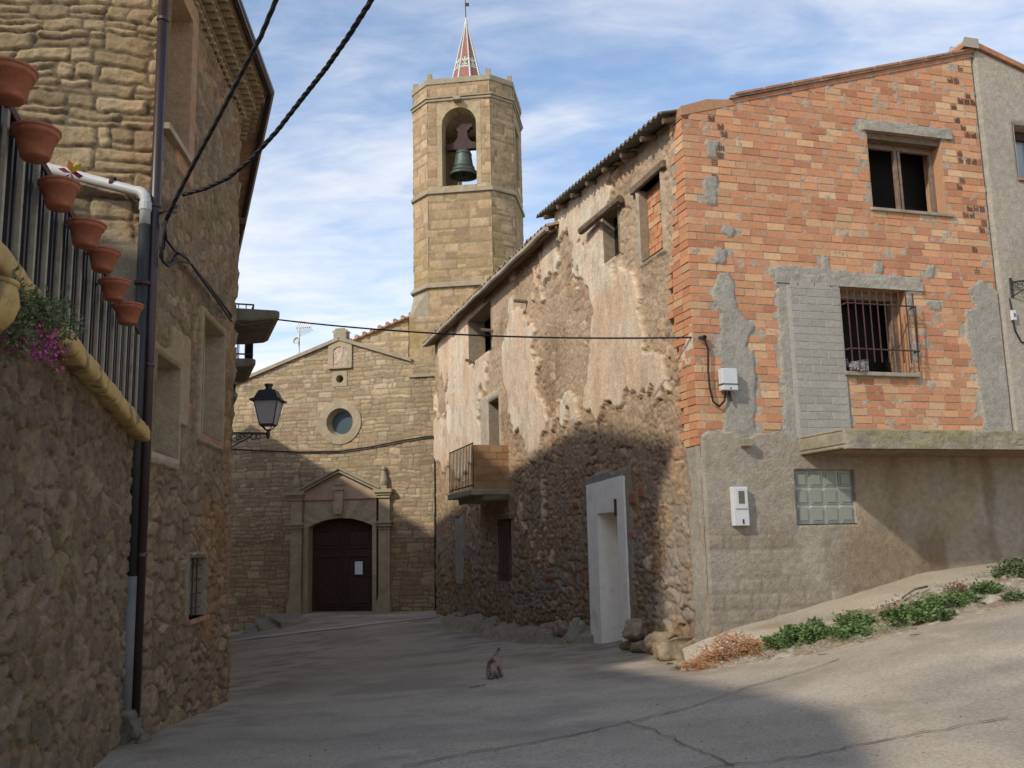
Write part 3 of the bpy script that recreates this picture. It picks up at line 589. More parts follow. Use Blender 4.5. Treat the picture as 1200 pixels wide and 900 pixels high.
# spire
def pyramid(mb, c, z0, z1, r, n=8, rot=0):
    v = [(c.x+r*math.cos(2*PI*k/n+rot), c.y+r*math.sin(2*PI*k/n+rot), z0) for k in range(n)]+[(c.x, c.y, z1)]; mb.add(v, [(k, (k+1) % n, n) for k in range(n)]); return v
sc = c + Vector((-.02, 0)); rot = math.radians(22.5-8)
mb = MB(); vv = pyramid(mb, sc, 18.45, 22.0, .80, 8, rot); sp_ = mb.build('spire', MT['spirered'], tw)
mb = MB()
for k in range(8): mb.tube([Vector(vv[k]), Vector(vv[8])], [.05, .018], 6)
mb.lathe((sc.x, sc.y, 21.7), [(.07, 0), (.085, .1), (.04, .3), (.02, .42)], 10); mb.build('hip_tiles', MT['spirewhite'], sp_)
mb = MB()   # white tile cross pattern set into the faces
for k in range(8):
    a, b, t_ = Vector(vv[k]), Vector(vv[(k+1) % 8]), Vector(vv[8]); m_ = (a+b)/2; nn = (b-a).cross(t_-a).normalized(); ud = (b-a).normalized(); vd = (t_-m_).normalized()
    if nn.dot((m_-Vector((sc.x, sc.y, m_.z)))) < 0: nn = -nn
    def Q(x, y): return m_ + ud*x + vd*y + nn*.012
    for (x0, y0, x1, y1) in ((-.16, 1.82, 0, 1.62), (.16, 1.82, 0, 1.62), (0, 1.85, 0, 1.45), (-.17, 1.4, .17, 1.4), (-.1, 1.50, .1, 1.5)):
        d = Vector((x1-x0, y1-y0)); q = Vector((-d.y, d.x)).normalized()*.028
        mb.add([Q(x0+q.x, y0+q.y), Q(x1+q.x, y1+q.y), Q(x1-q.x, y1-q.y), Q(x0-q.x, y0-q.y)], [(0, 1, 2, 3)])
mb.build('tile_motif', MT['spirewhite'], sp_)
mb = MB(); mb.tube([(sc.x, sc.y, 21.9), (sc.x-.03, sc.y, 23.35)], [.02, .012], 6); mb.blob((sc.x-.03, sc.y, 23.38), (.06, .06, .06), 1, 2, .05); mb.wbox(Wall(sc.x, sc.y, 90, 1), -.02, .13, 22.6, 22.75, -.005, .005); mb.build('lightning_rod', MT['rust'], tw)
# floodlight above the arch
fl = thing('floodlight', 'small floodlight fixed above the bell opening of the tower', 'floodlight', facew(0)[0].pt(1.1, 17.75, .2))
mb = MB(); w0, L0 = facew(0); mb.wbox(w0, 1.0, 1.3, 17.62, 17.74, .02, .3); mb.build('housing', MT['concrete'], fl, bevel=.02); mb = MB(); mb.wbox(w0, 1.12, 1.18, 17.74, 17.82, .0, .16); mb.build('bracket', MT['iron'], fl)
# bell
bc = TP(FWd/2+.05, .55)
be = thing('church_bell', 'green bronze bell hanging in the arched opening of the tower', 'bell', (bc.x, bc.y, 15.0))
mb = MB(); mb.lathe((bc.x, bc.y, 14.98), [(.50, -.02), (.555, 0), (.54, .07), (.44, .2), (.36, .4), (.32, .65), (.30, .85), (.26, .97), (.14, 1.02), (.001, 1.03)], 28); mb.lathe((bc.x, bc.y, 14.98), [(.50, -.02), (.40, .2), (.28, .8), (.001, .9)], 28); mb.build('bell_body', MT['bronze'], be, smooth=True)
for z in (.1, .3, .82):
    mb = MB(); mb.lathe((bc.x, bc.y, 14.98+z), [(.52 if z < .2 else (.41 if z < .5 else .315), 0), (.54 if z < .2 else (.42 if z < .5 else .325), .015), (.50 if z < .2 else (.405 if z < .5 else .31), .03)], 28)
    mb.build('bell_band', MT['bronze'], be)
mb = MB(); yw = Wall(bc.x, bc.y, 98, 1)
mb.wpoly(yw, [(-.62, 16.02), (.62, 16.02), (.60, 16.18), (.3, 16.26), (.17, 16.45), (.15, 16.7), (.28, 16.84), (.34, 16.86), (.34, 16.95), (-.34, 16.95), (-.34, 16.86), (-.28, 16.84), (-.15, 16.7), (-.17, 16.45), (-.3, 16.26), (-.6, 16.18)], -.12, .12); mb.build('yoke', MT['yoke'], be, bevel=.02)
mb = MB(); mb.tube([(bc.x, bc.y, 15.9), (bc.x, bc.y, 14.93)], .02, 6); mb.blob((bc.x, bc.y, 14.95), (.07, .07, .09), 3, 2, .05); mb.build('clapper', MT['iron'], be)
mb = MB()
for z in (14.72, 15.2): mb.tube([TP(.5, 3.3).to_3d()+Vector((0, 0, z)), TP(1.85, 3.3).to_3d()+Vector((0, 0, z))], .02, 6)
for u in (.75, 1.1, 1.45, 1.75): mb.tube([TP(u, 3.3).to_3d()+Vector((0, 0, 14.4)), TP(u, 3.3).to_3d()+Vector((0, 0, 15.5))], .018, 6)
mb.build('chamber_railing', MT['iron'], tw)
# drain pipe + cable on the church wall
dp = thing('church_downpipe', 'thin dark pipe down the church wall beside the old house corner', 'pipe', CHU.pt(3.3, -.5, .06))
mb = MB(); U0 = CHU.hit(510, 520)[0]; zt = CHU.hit(510, 515)[1]; mb.tube([CHU.pt(U0, zt, .07), CHU.pt(U0, 2.6, .07)], .028, 8); mb.build('upper_pipe', MT['cable'], dp)
mb = MB(); mb.tube([CHU.pt(U0, 2.6, .07), CHU.pt(U0, -.6, .07)], .05, 8); mb.build('lower_pipe', MT['pvcd'], dp)
mb = MB(); pts = []
for px, py in ((262, 526), (300, 528), (350, 530), (400, 529), (440, 523), (475, 516), (500, 512), (507, 511), (510, 517)): u, z = CHU.hit(px, py); pts.append(CHU.pt(u, z, .07))
mb.tube(pts, .025, 6); tag(mb.build('wall_cable', MT['cable']), 'dark cable sagging across the church front below the round window', 'cable')
# aerial behind the church roof
an = thing('tv_aerial', 'pale television aerial on a mast behind the left slope of the church gable', 'aerial', atY(350, 420, 37))
b0 = atY(350, 425, 37); t0 = atY(351, 384, 37)
mb = MB(); mb.tube([b0, t0], .03, 6); mb.build('mast', MT['alu'], an)
mb = MB(); d1 = Vector((.5, -.1, .0)); mb.tube([t0-d1*.2, t0+d1], .02, 5)
for k in range(7): q = t0 + d1*(-.15+.17*k); s_ = .34-.03*k; mb.tube([q+Vector((.08, 0, s_)), q+Vector((-.06, 0, 0)), q+Vector((.12, 0, -s_))], .018, 5)
mb.build('elements', MT['alu'], an)
mb = MB(); p = atY(348.5, 400, 37); mb.lathe(p, [(.001, 0), (.12, .02), (.15, .08)], 12, Vector((-.5, -1, .2))); mb.build('dish', MT['pvcw'], an)
# steps at the left of the church door
st = thing('church_steps', 'worn stone steps going down to the left in front of the church', 'steps', (-8.5, 31, -.9))
edg = [((-8.72, 32.6, 33.62), (-7.16, 29.4), -.63), ((-9.1, 0, 33.7), (-7.9, 29.75), -.79), ((-9.45, 0, 33.8), (-8.45, 30.15), -.95)]
for (ax, _, ay), (bx_, by_), z in edg:
    mb = MB(); mb.prism([(ax, ay), (bx_, by_), (bx_+1.3, by_+.55), (-6.4, 33.05)], -1.6, z); mb.build('step', MT['concrete'], st, bevel=.03)

# ================================================================== OLD HOUSE with brick front
oh = thing('old_house', 'half ruined old house with peeling ochre street wall and orange brick front', 'house', (2.63, 13, .3))
OH = [(2.62, 3.30, 6.45, 7.28), (11.1, 13.5, 6.5, 7.75), (10.45, 11.45, 3.6, 5.15), (9.6, 10.55, .76, 2.15), (3.0, 3.92, -.25, 2.12), (.92, 1.72, 6.0, 7.2)]
def old_top(U): return np.where(U < 5.75, 7.82+.07*U, 7.80+.022*U)
def old_fn(U, Z):
    h1, c1 = rubble(U, Z, 21, cell=(.34, .21), gap=.10, relief=.05, pal=P_OLD, mort=(.36, .27, .185), warp=.07)
    h2, c2 = rubble(U, Z, 25, cell=(.16, .11), gap=.14, relief=.035, pal=P_OLD, mort=(.38, .29, .20), warp=.04)
    sel = sstep(.42, .58, fbm(U*.9, Z*.9, 27, 3)); h = lerp(h1, h2, sel)*.75; c = mixc(c1, c2, sel)
    low = sstep(2.2, .4, Z + .8*(fbm(U*.8, Z*.8, 28, 2)-.5))
    h = h*(1+.7*low) + low*.10*(fbm(U*.9, Z*1.1, 29, 3)-.3)*1.2
    c = c*(1-.16*low)[..., None]
    # thin grey mortar smears low down
    sm = sstep(.53, .66, fbm(U*1.7, Z*1.3, 33, 5, .6))*sstep(3.2, 1.6, Z); c = mixc(c, np.ones_like(c)*C3(.30, .265, .22), sm*.65)
    # ochre wash over the rubble in the upper part
    wash = sstep(2.6, 4.2, Z)*.55*sstep(.3, .6, fbm(U*.8, Z*.9, 35, 4)); c = mixc(c, np.ones_like(c)*C3(.54, .40, .27), wash); h = h*(1-.35*sstep(3, 5, Z))
    # surviving plaster: irregular sheets with a ragged edge
    n = fbm(U*.55, Z*.42, 37, 5, .55) + .16*(fbm(U*3.2, Z*3.2, 39, 4, .6)-.5)
    bias = .105*sstep(3.0, 4.4, Z) - .26*sstep(4.3, 2.9, Z+.5*(fbm(U*.9, Z*.5, 36, 3)-.5)) + .05*np.exp(-((U-7.5)/2.5)**2)
    bias = bias + .16*np.exp(-(((U-2.5)/.75)**4+((Z-4.95)/.95)**4)) + .12*np.exp(-(((U-8.6)/1.3)**4+((Z-5.4)/1.5)**4)) + .12*np.exp(-(((U-13.5)/2.2)**4+((Z-4.6)/1.8)**4))
    bias = bias - .20*np.exp(-(((U-2.0)/.8)**4+((Z-6.7)/.75)**4)) - .15*np.exp(-(((U-5.6)/.9)**4+((Z-6.3)/.9)**4)) - .10*np.exp(-(((U-4.6)/.7)**4+((Z-5.2)/1.0)**4))
    s = sstep(.519, .526, n+bias-.045)
    pc = np.ones_like(c)*C3(.66, .50, .345); pc = mixc(pc, np.ones_like(c)*C3(.68, .57, .43), sstep(.4, .7, fbm(U*.7, Z*1.4, 45, 4))); pc = mixc(pc, np.ones_like(c)*C3(.60, .40, .255), sstep(.52, .72, fbm(U*1.1, Z*.6, 46, 4))*.7)
    pc = pc*(.74+.50*fbm(U*5, Z*1.4, 47, 6, .65))[..., None]; pc = mixc(pc, np.ones_like(c)*C3(.42, .33, .24), sstep(.60, .72, fbm(U*3.5, Z*2.2, 50, 5, .65))*.6)
    h = lerp(h, .072 + .012*fbm(U*2.5, Z*2.5, 48, 4), s); c = mixc(c, pc, s)
    # bright white patch
    q = sstep(.9, .6, np.sqrt(((U-16.0)/.42)**2+((Z-5.35)/.62)**2) + .35*(fbm(U*3, Z*3, 49, 3)-.5)); c = mixc(c, np.ones_like(c)*C3(.74, .66, .52), q); h = lerp(h, .07, q)
    # grey cement strip at the corner and around openings
    q = sstep(.50, .40, U+.14*(fbm(U*3, Z*3, 52, 4)-.5)*2)*sstep(3.6, 3.1, Z); c = mixc(c, np.ones_like(c)*C3(.33, .295, .235)*(.85+.3*fbm(U*3, Z*3, 53, 3))[..., None], q); h = lerp(h, .055+.02*fbm(U*6, Z*6, 54, 3), q)
    def rim(u0, u1, z0, z1, wd, colr):
        nonlocal h, c
        d = np.maximum(np.maximum(u0-U, U-u1), np.maximum(z0-Z, Z-z1)) + .06*(fbm(U*4, Z*4, 55, 3)-.5)*2
        q = sstep(wd, wd-.03, d); c = mixc(c, np.ones_like(c)*C3(*colr)*(.85+.3*fbm(U*5, Z*5, 56, 3))[..., None], q); h = lerp(h, .05+.01*fbm(U*8, Z*8, 57, 2), q)
    rim(2.7, 4.42, -.3, 2.64, .16, (.30, .27, .22)); rim(10.45, 12.1, 3.7, 5.2, .14, (.45, .38, .28)); rim(9.6, 10.5, .8, 2.2, .1, (.33, .28, .22)); rim(.92, 1.72, 6.0, 7.2, .1, (.42, .35, .26))
    # stray brick stones
    for (bu, bz, bw_, bh) in ((2.45, 2.28, .12, .09), (2.1, 2.36, .1, .08), (4.75, .98, .16, .07), (2.55, 1.7, .08, .05), (6.9, .9, .2, .06), (7.6, 1.2, .18, .05), (5.2, 2.3, .12, .06)):
        q = sstep(1.1, .95, np.maximum(abs(U-bu)/bw_, abs(Z-bz)/bh)); c = mixc(c, np.ones_like(c)*C3(.34, .145, .085), q); h = lerp(h, .06, q)
    return h, c
wallgrid('street_wall', OLD, .012, 9.2, -.8, 8.6, .026, old_fn, parent=oh, holes=OH, top=old_top)
wallgrid('street_wall', OLD, 9.2, 18.3, -1.0, 8.6, .04, old_fn, parent=oh, holes=OH, top=old_top)
EW = Wall(*OLD.pt(18.3, 0).xy, 73.7, -1)
wallgrid('end_wall', EW, 0, 8, -1.0, 11, .08, lambda U, Z: rubble(U, Z, 77, pal=P_OLD, relief=.05), parent=oh, top=lambda U: 8.15+.28*U, base=.0)
# interior darkness painted near-black on a solid inner body set back from the walls
mb = MB(); mb.hexa([OLD.pt(.6, -1, -.9), OLD.pt(17.6, -1, -.9), OLD.pt(17.6, -1, -7), OLD.pt(.6, -1, -7), OLD.pt(.6, 7.7, -.9), OLD.pt(17.6, 7.7, -.9), OLD.pt(17.6, 9.2, -7), OLD.pt(.6, 9.2, -7)]); mb.build('inner_dark_body', MT['dark'], oh)
mb = MB(); 
for h in OH:
    if h[0] != 3.0: mb = MB(); reveal(mb, OLD, *h, .35 if h[1] < 9 else .45, .03, col=(.33, .26, .18)); mb.build('opening_reveal', MT['stone'], oh)
# small attic window with a round pole lintel
mb = MB(); mb.tube([OLD.pt(2.3, 7.28, .10), OLD.pt(3.9, 7.22, .22)], .07, 8); lw = mb.build('lintel_pole', MT['wood_old'], oh)
mb = MB(); mb.wbox(OLD, 3.22, 3.28, 6.45, 7.28, -.35, -.25); mb.wbox(OLD, 2.62, 2.72, 6.45, 7.28, -.35, -.25); mb.build('attic_window', MT['wood_old'], oh)
# bricked-up window near the corner
mb = MB(); random.seed(3)
def brick_block(mb, w, u0, u1, z0, z1, o, depth, col, dr=.003):
    j = lambda: random.uniform(-dr, dr)
    p = [w.pt(u0+j(), z0+j(), -depth), w.pt(u1+j(), z0+j(), -depth), w.pt(u1+j(), z0+j(), o), w.pt(u0+j(), z0+j(), o), w.pt(u0, z1+j(), -depth), w.pt(u1, z1+j(), -depth), w.pt(u1+j(), z1+j(), o), w.pt(u0+j(), z1+j(), o)]
    mb.add(p, [(0, 1, 2, 3), (7, 6, 5, 4), (2, 6, 7, 3), (1, 5, 6, 2), (0, 3, 7, 4)], col)
BR_PAL = [(.52,.245,.125),(.53,.26,.135),(.50,.225,.115),(.55,.285,.15),(.56,.33,.175),(.51,.24,.125),(.54,.29,.155),(.45,.195,.105),(.50,.23,.12),(.53,.255,.13),(.52,.25,.13),(.57,.36,.20)]
def bcol():
    c_ = np.array(random.choice(BR_PAL))*random.uniform(.85, 1.12); return tuple(c_)
for r in range(11):
    z = 6.0+r*.11; x = .92 - (r % 2)*.12
    while x < 1.72:
        a, b = max(x, .92), min(x+.23, 1.72)
        if b-a > .04: brick_block(mb, OLD, a, b-.012, z, min(z+.1, 7.2), -.12+random.uniform(-.01, .01), .2, bcol())
        x += .24
mb.wbox(OLD, .92, 1.72, 6.0, 7.2, -.3, -.15, (.38, .34, .28)); mb.build('bricked_up_window', MT['brick'], oh)
mb = MB(); mb.wbox(OLD, .70, 1.95, 7.2, 7.32, -.3, .085); mb.build('window_lintel', MT['wood_old'], oh, bevel=.015)
# balcony door
mb = MB(); mb.wbox(OLD, 10.45, 11.45, 3.6, 5.15, -.5, -.44); mb.wbox(OLD, 10.9, 10.96, 3.6, 5.15, -.44, -.42); mb.build('balcony_door', mat('green_paint_door', (.13, .14, .11), var=.3, scale=6, stain=((.07, .05, .04), 4, .45, .7, .7)), oh)
# barred ground floor window
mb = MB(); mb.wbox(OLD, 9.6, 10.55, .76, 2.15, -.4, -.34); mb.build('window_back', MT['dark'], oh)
mb = MB()
for k in range(7): u = 9.66+.135*k; mb.tube([OLD.pt(u, .72, .1), OLD.pt(u, 2.2, .1)], .014, 6)
for z in (.9, 2.05): mb.tube([OLD.pt(9.58, z, .1), OLD.pt(10.57, z, .1)], .014, 6)
mb.build('window_grille', MT['rust'], oh)
mb = MB(); mb.wbox(OLD, 9.45, 10.75, 2.16, 2.26, -.2, .13); mb.build('window_hood', MT['wood_old'], oh, bevel=.01)
# blocked slit of grey blocks
mb = MB()
for r in range(9):
    z = .5+r*.2; x = 14.35-(r % 2)*.2
    while x < 15.25:
        a, b = max(x, 14.35), min(x+.4, 15.25)
        if b-a > .05: brick_block(mb, OLD, a, b-.02, z, z+.18, .095, .0, tuple(np.array((.31, .29, .25))*random.uniform(.9, 1.1)))
        x += .4
mb.wbox(OLD, 14.35, 15.25, .5, 2.3, -.05, .083, (.36, .33, .28)); mb.build('blocked_window', MT['brick'], oh)
# balcony
ba = MB(); BO = .88; B0, B1 = 9.75, 12.3
ba.wbox(OLD, B0-.04, B1+.04, 2.72, 2.86, -.02, BO+.05); ba.wpoly(OLD, [(B0+.1, 2.6), (B1-.1, 2.6), (B1, 2.72), (B0, 2.72)], 0, BO*.75); bal = ba.build('balcony', MT['concrete'], oh, bevel=.02)
PW = Wall(*OLD.pt(B0, 0).xy, 253.7, -1); 
mb = MB()
for r in range(6):
    z = 2.865+r*.172; x = .0-(r % 2)*.16
    while x < BO:
        a, b = max(x, 0.0), min(x+.32, BO)
        if b-a > .05: brick_block(mb, PW, a, b-.014, z, z+.158, .008, .1, tuple(np.array(random.choice([(.33, .19, .095), (.36, .22, .115), (.30, .17, .085)]))*random.uniform(.88, 1.1)))
        x += .32
mb.wbox(PW, 0, BO, 2.862, 3.89, -.1, -.002, (.36, .24, .13)); mb.build('brick_side', MT['brick'], bal)
mb = MB(); zt = 3.93
for k in range(17): u = B0+(B1-B0)*k/16; mb.tube([OLD.pt(u, 2.86, BO), OLD.pt(u, zt, BO)], .011, 6)
for z in (2.95, zt): mb.tube([OLD.pt(B0-.02, z, BO), OLD.pt(B1, z, BO)], .016, 6)
mb.build('balcony_railing', MT['rust'], bal)
# white doorway
mb = MB(); mb.wpoly(OLD, [(2.72, -.25), (2.98, -.25), (3.0, 2.1), (3.92, 2.1), (3.94, -.25), (4.42, -.25), (4.40, 2.60), (2.72, 2.66)], .01, .10); dw = mb.build('white_doorway', MT['white'], oh, bevel=.012)
mb = MB(); reveal(mb, OLD, 3.001, 3.919, -.25, 2.1, .26, .06, back=True); mb.build('door_recess', MT['white'], dw)
mb = MB(); mb.wbox(OLD, 2.95, 4.0, -.32, -.16, -.28, .07); mb.build('door_sill', MT['slate'], dw, bevel=.01)
mb = MB(); mb.wbox(OLD, 3.0, 3.05, 2.02, 2.3, .10, .13); mb.build('door_hook', MT['rust'], dw)
# roofs
def old_roof():
    # body slabs
    mb = MB()
    def slab(t0, t1, z0, z1, oo, th, rise, back):
        mb.hexa([OLD.pt(t0, z0, oo), OLD.pt(t1, z1, oo), OLD.pt(t1, z1+rise*(back+oo), -back), OLD.pt(t0, z0+rise*(back+oo), -back), OLD.pt(t0, z0+th, oo), OLD.pt(t1, z1+th, oo), OLD.pt(t1, z1+th+rise*(back+oo), -back), OLD.pt(t0, z0+th+rise*(back+oo), -back)])
    slab(5.6, 18.5, 7.74, 8.02, .30, .05, .29, 7.5); mb.build('tile_roof_deck', MT['wood_old'], oh)
    mb = MB()
    for k in range(60):
        t = 5.55+k*.218; z = 7.83+.0217*(t-5.6); j = random.uniform(-.035, .035)
        for q in range(2):
            zz_ = z + .29*q*.4 + .03*q; o1 = .38+j-q*.4; a = OLD.pt(t, zz_, o1); b = OLD.pt(t, zz_+.29*.5, o1-.5); ra, rb = .095, .08
            vs = []
            for (P, r_) in ((a, ra), (b, rb)):
                for i in range(7): an_ = PI*i/6; vs.append(P + Vector((OLD.d.x, OLD.d.y, 0))*(r_*math.cos(an_)) + Vector((0, 0, r_*math.sin(an_)*.85)))
                for i in range(7): an_ = PI*i/6; vs.append(P + Vector((OLD.d.x, OLD.d.y, 0))*((r_-.018)*math.cos(an_)) + Vector((0, 0, (r_-.018)*math.sin(an_)*.85)))
            mb.add(vs, [(i, i+1, 14+i+1, 14+i) for i in range(6)]+[(7+i, 7+i+1, 21+i+1, 21+i) for i in range(6)]+[(i, i+1, 8+i, 7+i) for i in range(6)])
    mb.build('roof_tiles', MT['tile'], oh)
    mb = MB(); mb.tube([OLD.pt(5.45+k*.5, 7.775+.0109*k+.012*math.sin(k*1.7), .36) for k in range(27)], .05, 8); mb.build('gutter', mat('pale_gutter', (.42, .37, .29), var=.3, scale=6, stain=((.2, .16, .1), 4, .5, .7, .6)), oh)
    # corrugated sheet
    n = 180; t0, t1 = .1, 6.15; top_ = []; 
    mb = MB(); vs = []
    for i in range(n+1):
        t = lerp(t0, t1, i/n); w_ = .028*math.sin(2*PI*t/.177); z = 7.74+.080*(t+.35)+w_; oo = .34
        vs += [OLD.pt(t, z, oo), OLD.pt(t, z+.25*3.2, oo-3.2), OLD.pt(t, z+.022, oo), OLD.pt(t, z+.022+.25*3.2, oo-3.2)]
    fs = []
    for i in range(n): a = 4*i; b = a+4; fs += [(a, b, b+1, a+1), (a+2, a+3, b+3, b+2), (a, a+2, b+2, b)]
    fs += [(0, 1, 3, 2), (4*n, 4*n+2, 4*n+3, 4*n+1)]
    mb.add(vs, fs); mb.build('corrugated_roof', MT['fibre'], oh, smooth=False)
    mb = MB()
    for k in range(8):
        mb = MB(); t = .2+.8*k; z = 7.64+.080*(t+.35); mb.tube([OLD.pt(t, z, .28), OLD.pt(t, z+.24*1.8, -1.5)], .045, 6); mb.build('rafter', MT['wood_old'], oh)
old_roof()
for t in (7.9, 10.9, 12.6):
    mb = MB(); mb.tube([OLD.pt(t, 6.9 if t < 12 else 6.35, -.1), OLD.pt(t+.1, 6.95 if t < 12 else 6.5, .32)], .04, 6)
    mb.build('protruding_beam', MT['wood_old'], oh)

# --- brick front
def in_poly(u, z, P):
    c_ = False; j = len(P)-1
    for i in range(len(P)):
        if (P[i][1] > z) != (P[j][1] > z) and u < (P[j][0]-P[i][0])*(z-P[i][1])/(P[j][1]-P[i][1])+P[i][0]: c_ = not c_
        j = i
    return c_
patches = [ [(.34, 3.1), (.42, 3.9), (.30, 4.1), (.36, 4.75), (.22, 5.0), (.38, 5.35), (.55, 5.38), (.62, 4.85), (.85, 4.6), (.74, 4.3), (.86, 4.2), (.78, 3.1)],
            [(4.72, 3.05), (4.68, 4.1), (4.55, 4.7), (4.62, 5.02), (5.3, 5.1), (5.3, 3.05)],
            [(1.25, 5.22), (1.2, 5.5), (1.6, 5.55), (3.3, 5.46), (3.85, 5.5), (3.82, 5.24)],
            [(2.95, 7.80), (2.98, 7.98), (4.66, 7.98), (4.7, 7.78)],
            [(0.3, 5.5), (.34, 5.75), (.5, 5.7), (.46, 5.5)], [(.22, 6.4), (.24, 6.8), (.42, 6.8), (.40, 6.38)], [(.3, 7.1), (.28, 7.35), (.5, 7.35), (.45, 7.1)], [(.45, 5.95), (.5, 6.1), (.7, 6.05), (.62, 5.9)],
            [(4.85, 5.0), (4.7, 5.35), (4.95, 5.5), (5.3, 5.3), (5.3, 5.0)], [(.05, 2.8), (.3, 3.0), (.3, 3.25), (.42, 3.6), (.55, 3.55), (.5, 3.2), (.9, 3.1), (.9, 2.8)],
            [(1.28, 3.0), (1.28, 5.24), (2.34, 5.24), (2.34, 3.0)], [(3.5, 4.85), (3.5, 5.2), (3.64, 5.2), (3.62, 4.85)], [(3.95, 5.5), (3.95, 5.7), (4.1, 5.7), (4.05, 5.5)], [(2.1, 5.5), (2.1, 5.72), (2.2, 5.7), (2.22, 5.5)], [(3.0, 5.5), (3.02, 5.7), (3.15, 5.66), (3.12, 5.5)],
            [(3.5, 4.2), (3.5, 4.45), (3.68, 4.45), (3.66, 4.2)], [(3.9, 5.0), (3.9, 5.12), (4.12, 5.12), (4.1, 4.98)] ]
def brk_top(u): return 7.80 + .295*u
wins = [(3.07, 4.45, 6.55, 7.80), (2.34, 3.50, 3.98, 5.26)]
random.seed(11)
mb = MB(); mh = MB(); r = 0; z = 3.0
while z < 9.6:
    x = -.083 - (.146 if r % 2 else 0) - random.uniform(0, .02)
    while x < 5.22:
        Lb = .292 if random.random() < .9 else random.choice((.14, .2)); a, b = max(x, -.083), min(x+Lb, 5.22); zc = z+.05; uc = (a+b)/2
        zlow = 3.02 + .06*math.sin(uc*5) - (.14 if uc < .9 else 0)
        if b-a > .04 and z+.1 < brk_top(b)-.01 and z > zlow:
            ok = not any(w_[0]-.001 < uc < w_[1]+.001 and w_[2]-.04 < zc < w_[3] for w_ in wins) and not any(in_poly(uc, zc, P) for P in patches)
            for w_ in wins:      # bricks cut by a window edge
                if ok and w_[2]-.03 < zc < w_[3]:
                    if a < w_[0] < b: b = w_[0]
                    if a < w_[1] < b: a = w_[1]
            if ok and b-a > .02:
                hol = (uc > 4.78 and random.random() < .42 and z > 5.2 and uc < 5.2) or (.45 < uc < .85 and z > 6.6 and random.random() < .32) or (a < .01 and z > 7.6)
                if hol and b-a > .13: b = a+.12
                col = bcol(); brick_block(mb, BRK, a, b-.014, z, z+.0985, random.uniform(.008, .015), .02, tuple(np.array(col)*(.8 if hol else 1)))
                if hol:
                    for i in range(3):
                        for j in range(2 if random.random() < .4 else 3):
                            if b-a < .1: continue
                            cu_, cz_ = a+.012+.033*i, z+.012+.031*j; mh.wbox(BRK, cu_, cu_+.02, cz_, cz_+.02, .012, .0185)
        x += (b-x if b > x+.01 else Lb) + .001 if (b < x+Lb-.02 and b > x+.01 and b < 5.2) else Lb
    z += .1135; r += 1
bw = mb.build('brick_wall', MT['brick'], oh); mh.build('painted_brick_holes', mat('hole_shade', (.13, .055, .03), bump=0), bw)['kind'] = 'stuff'  # small raised squares, the shade of the brick holes put into their colour
# mortar bed behind the bricks, ragged mortar smears and cement patches
def brk_bed(U, Z):
    c = np.ones(U.shape+(3,))*C3(.40, .34, .265)*(.8+.4*fbm(U*8, Z*8, 101, 4))[..., None]
    h = .006 + .012*sstep(.6, .8, fbm(U*7, Z*9, 102, 4, .6))
    pm = np.zeros(U.shape, bool); j = .05*(fbm(U*5, Z*5, 104, 3)-.5)*2; j2 = .05*(fbm(U*5+8, Z*5, 105, 3)-.5)*2
    for P in patches: 
        Px = np.array(P); uu = U+j; zz_ = Z+j2; inside = np.zeros(U.shape, bool); k = len(P)-1
        for i in range(len(P)):
            cnd = ((Px[i, 1] > zz_) != (Px[k, 1] > zz_)); xi = (Px[k, 0]-Px[i, 0])*(zz_-Px[i, 1])/((Px[k, 1]-Px[i, 1]) if abs(Px[k, 1]-Px[i, 1]) > 1e-9 else 1e-9)+Px[i, 0]
            inside ^= cnd & (uu < xi); k = i
        pm |= inside
    q = pm.astype(float); h = h*(1-q) + q*(.022+.014*fbm(U*5, Z*5, 103, 4)); c = mixc(c, np.ones_like(c)*C3(.345, .315, .26)*(.85+.3*fbm(U*3, Z*3, 106, 4))[..., None], q)
    return h, c
wallgrid('mortar_bed', BRK, -.072, 5.22, 2.75, 9.5, .022, brk_bed, parent=bw, holes=wins, top=lambda U: 7.80+.295*U, edge_fade=.001)
# grey block infill
mb = MB(); r = 0; z = 3.04; random.seed(5)
while z < 5.2:
    x = 1.50-(r % 2)*.14
    while x < 2.33:
        a, b = max(x, 1.50), min(x+.27, 2.33)
        if b-a > .04: brick_block(mb, BRK, a, b-.012, z, z+.098, .046, .0, tuple(np.array((.325, .305, .26))*random.uniform(.9, 1.08)))
        x += .28
    z += .1135; r += 1
mb.wbox(BRK, 1.44, 2.336, 3.0, 5.24, 0, .0405, (.39, .36, .31)); mb.build('grey_block_infill', MT['brick'], oh)
# brick quoin returning on to the street wall
mb = MB(); r = 0; z = 2.9; random.seed(6)
while z < 7.72:
    Lt = .30+.12*(r % 2)+(.35*math.exp(-((z-5.0)/.9)**2) if z < 6.5 else 0)+random.uniform(-.03, .05)+(.15 if z < 3.9 else 0); x = .0
    while x < Lt-.05:
        b = min(x+.29, Lt); brick_block(mb, OLD, x, b-.012, z, z+.101, random.uniform(.068, .085), .02, bcol()); x += .29
    z += .1135; r += 1
mb.build('brick_quoin', MT['brick'], oh)
mb = MB(); mb.wbox(OLD, .0, .42, 2.9, 7.75, .0, .066, (.36, .31, .25)); mb.build('quoin_bed', MT['stone'], oh)
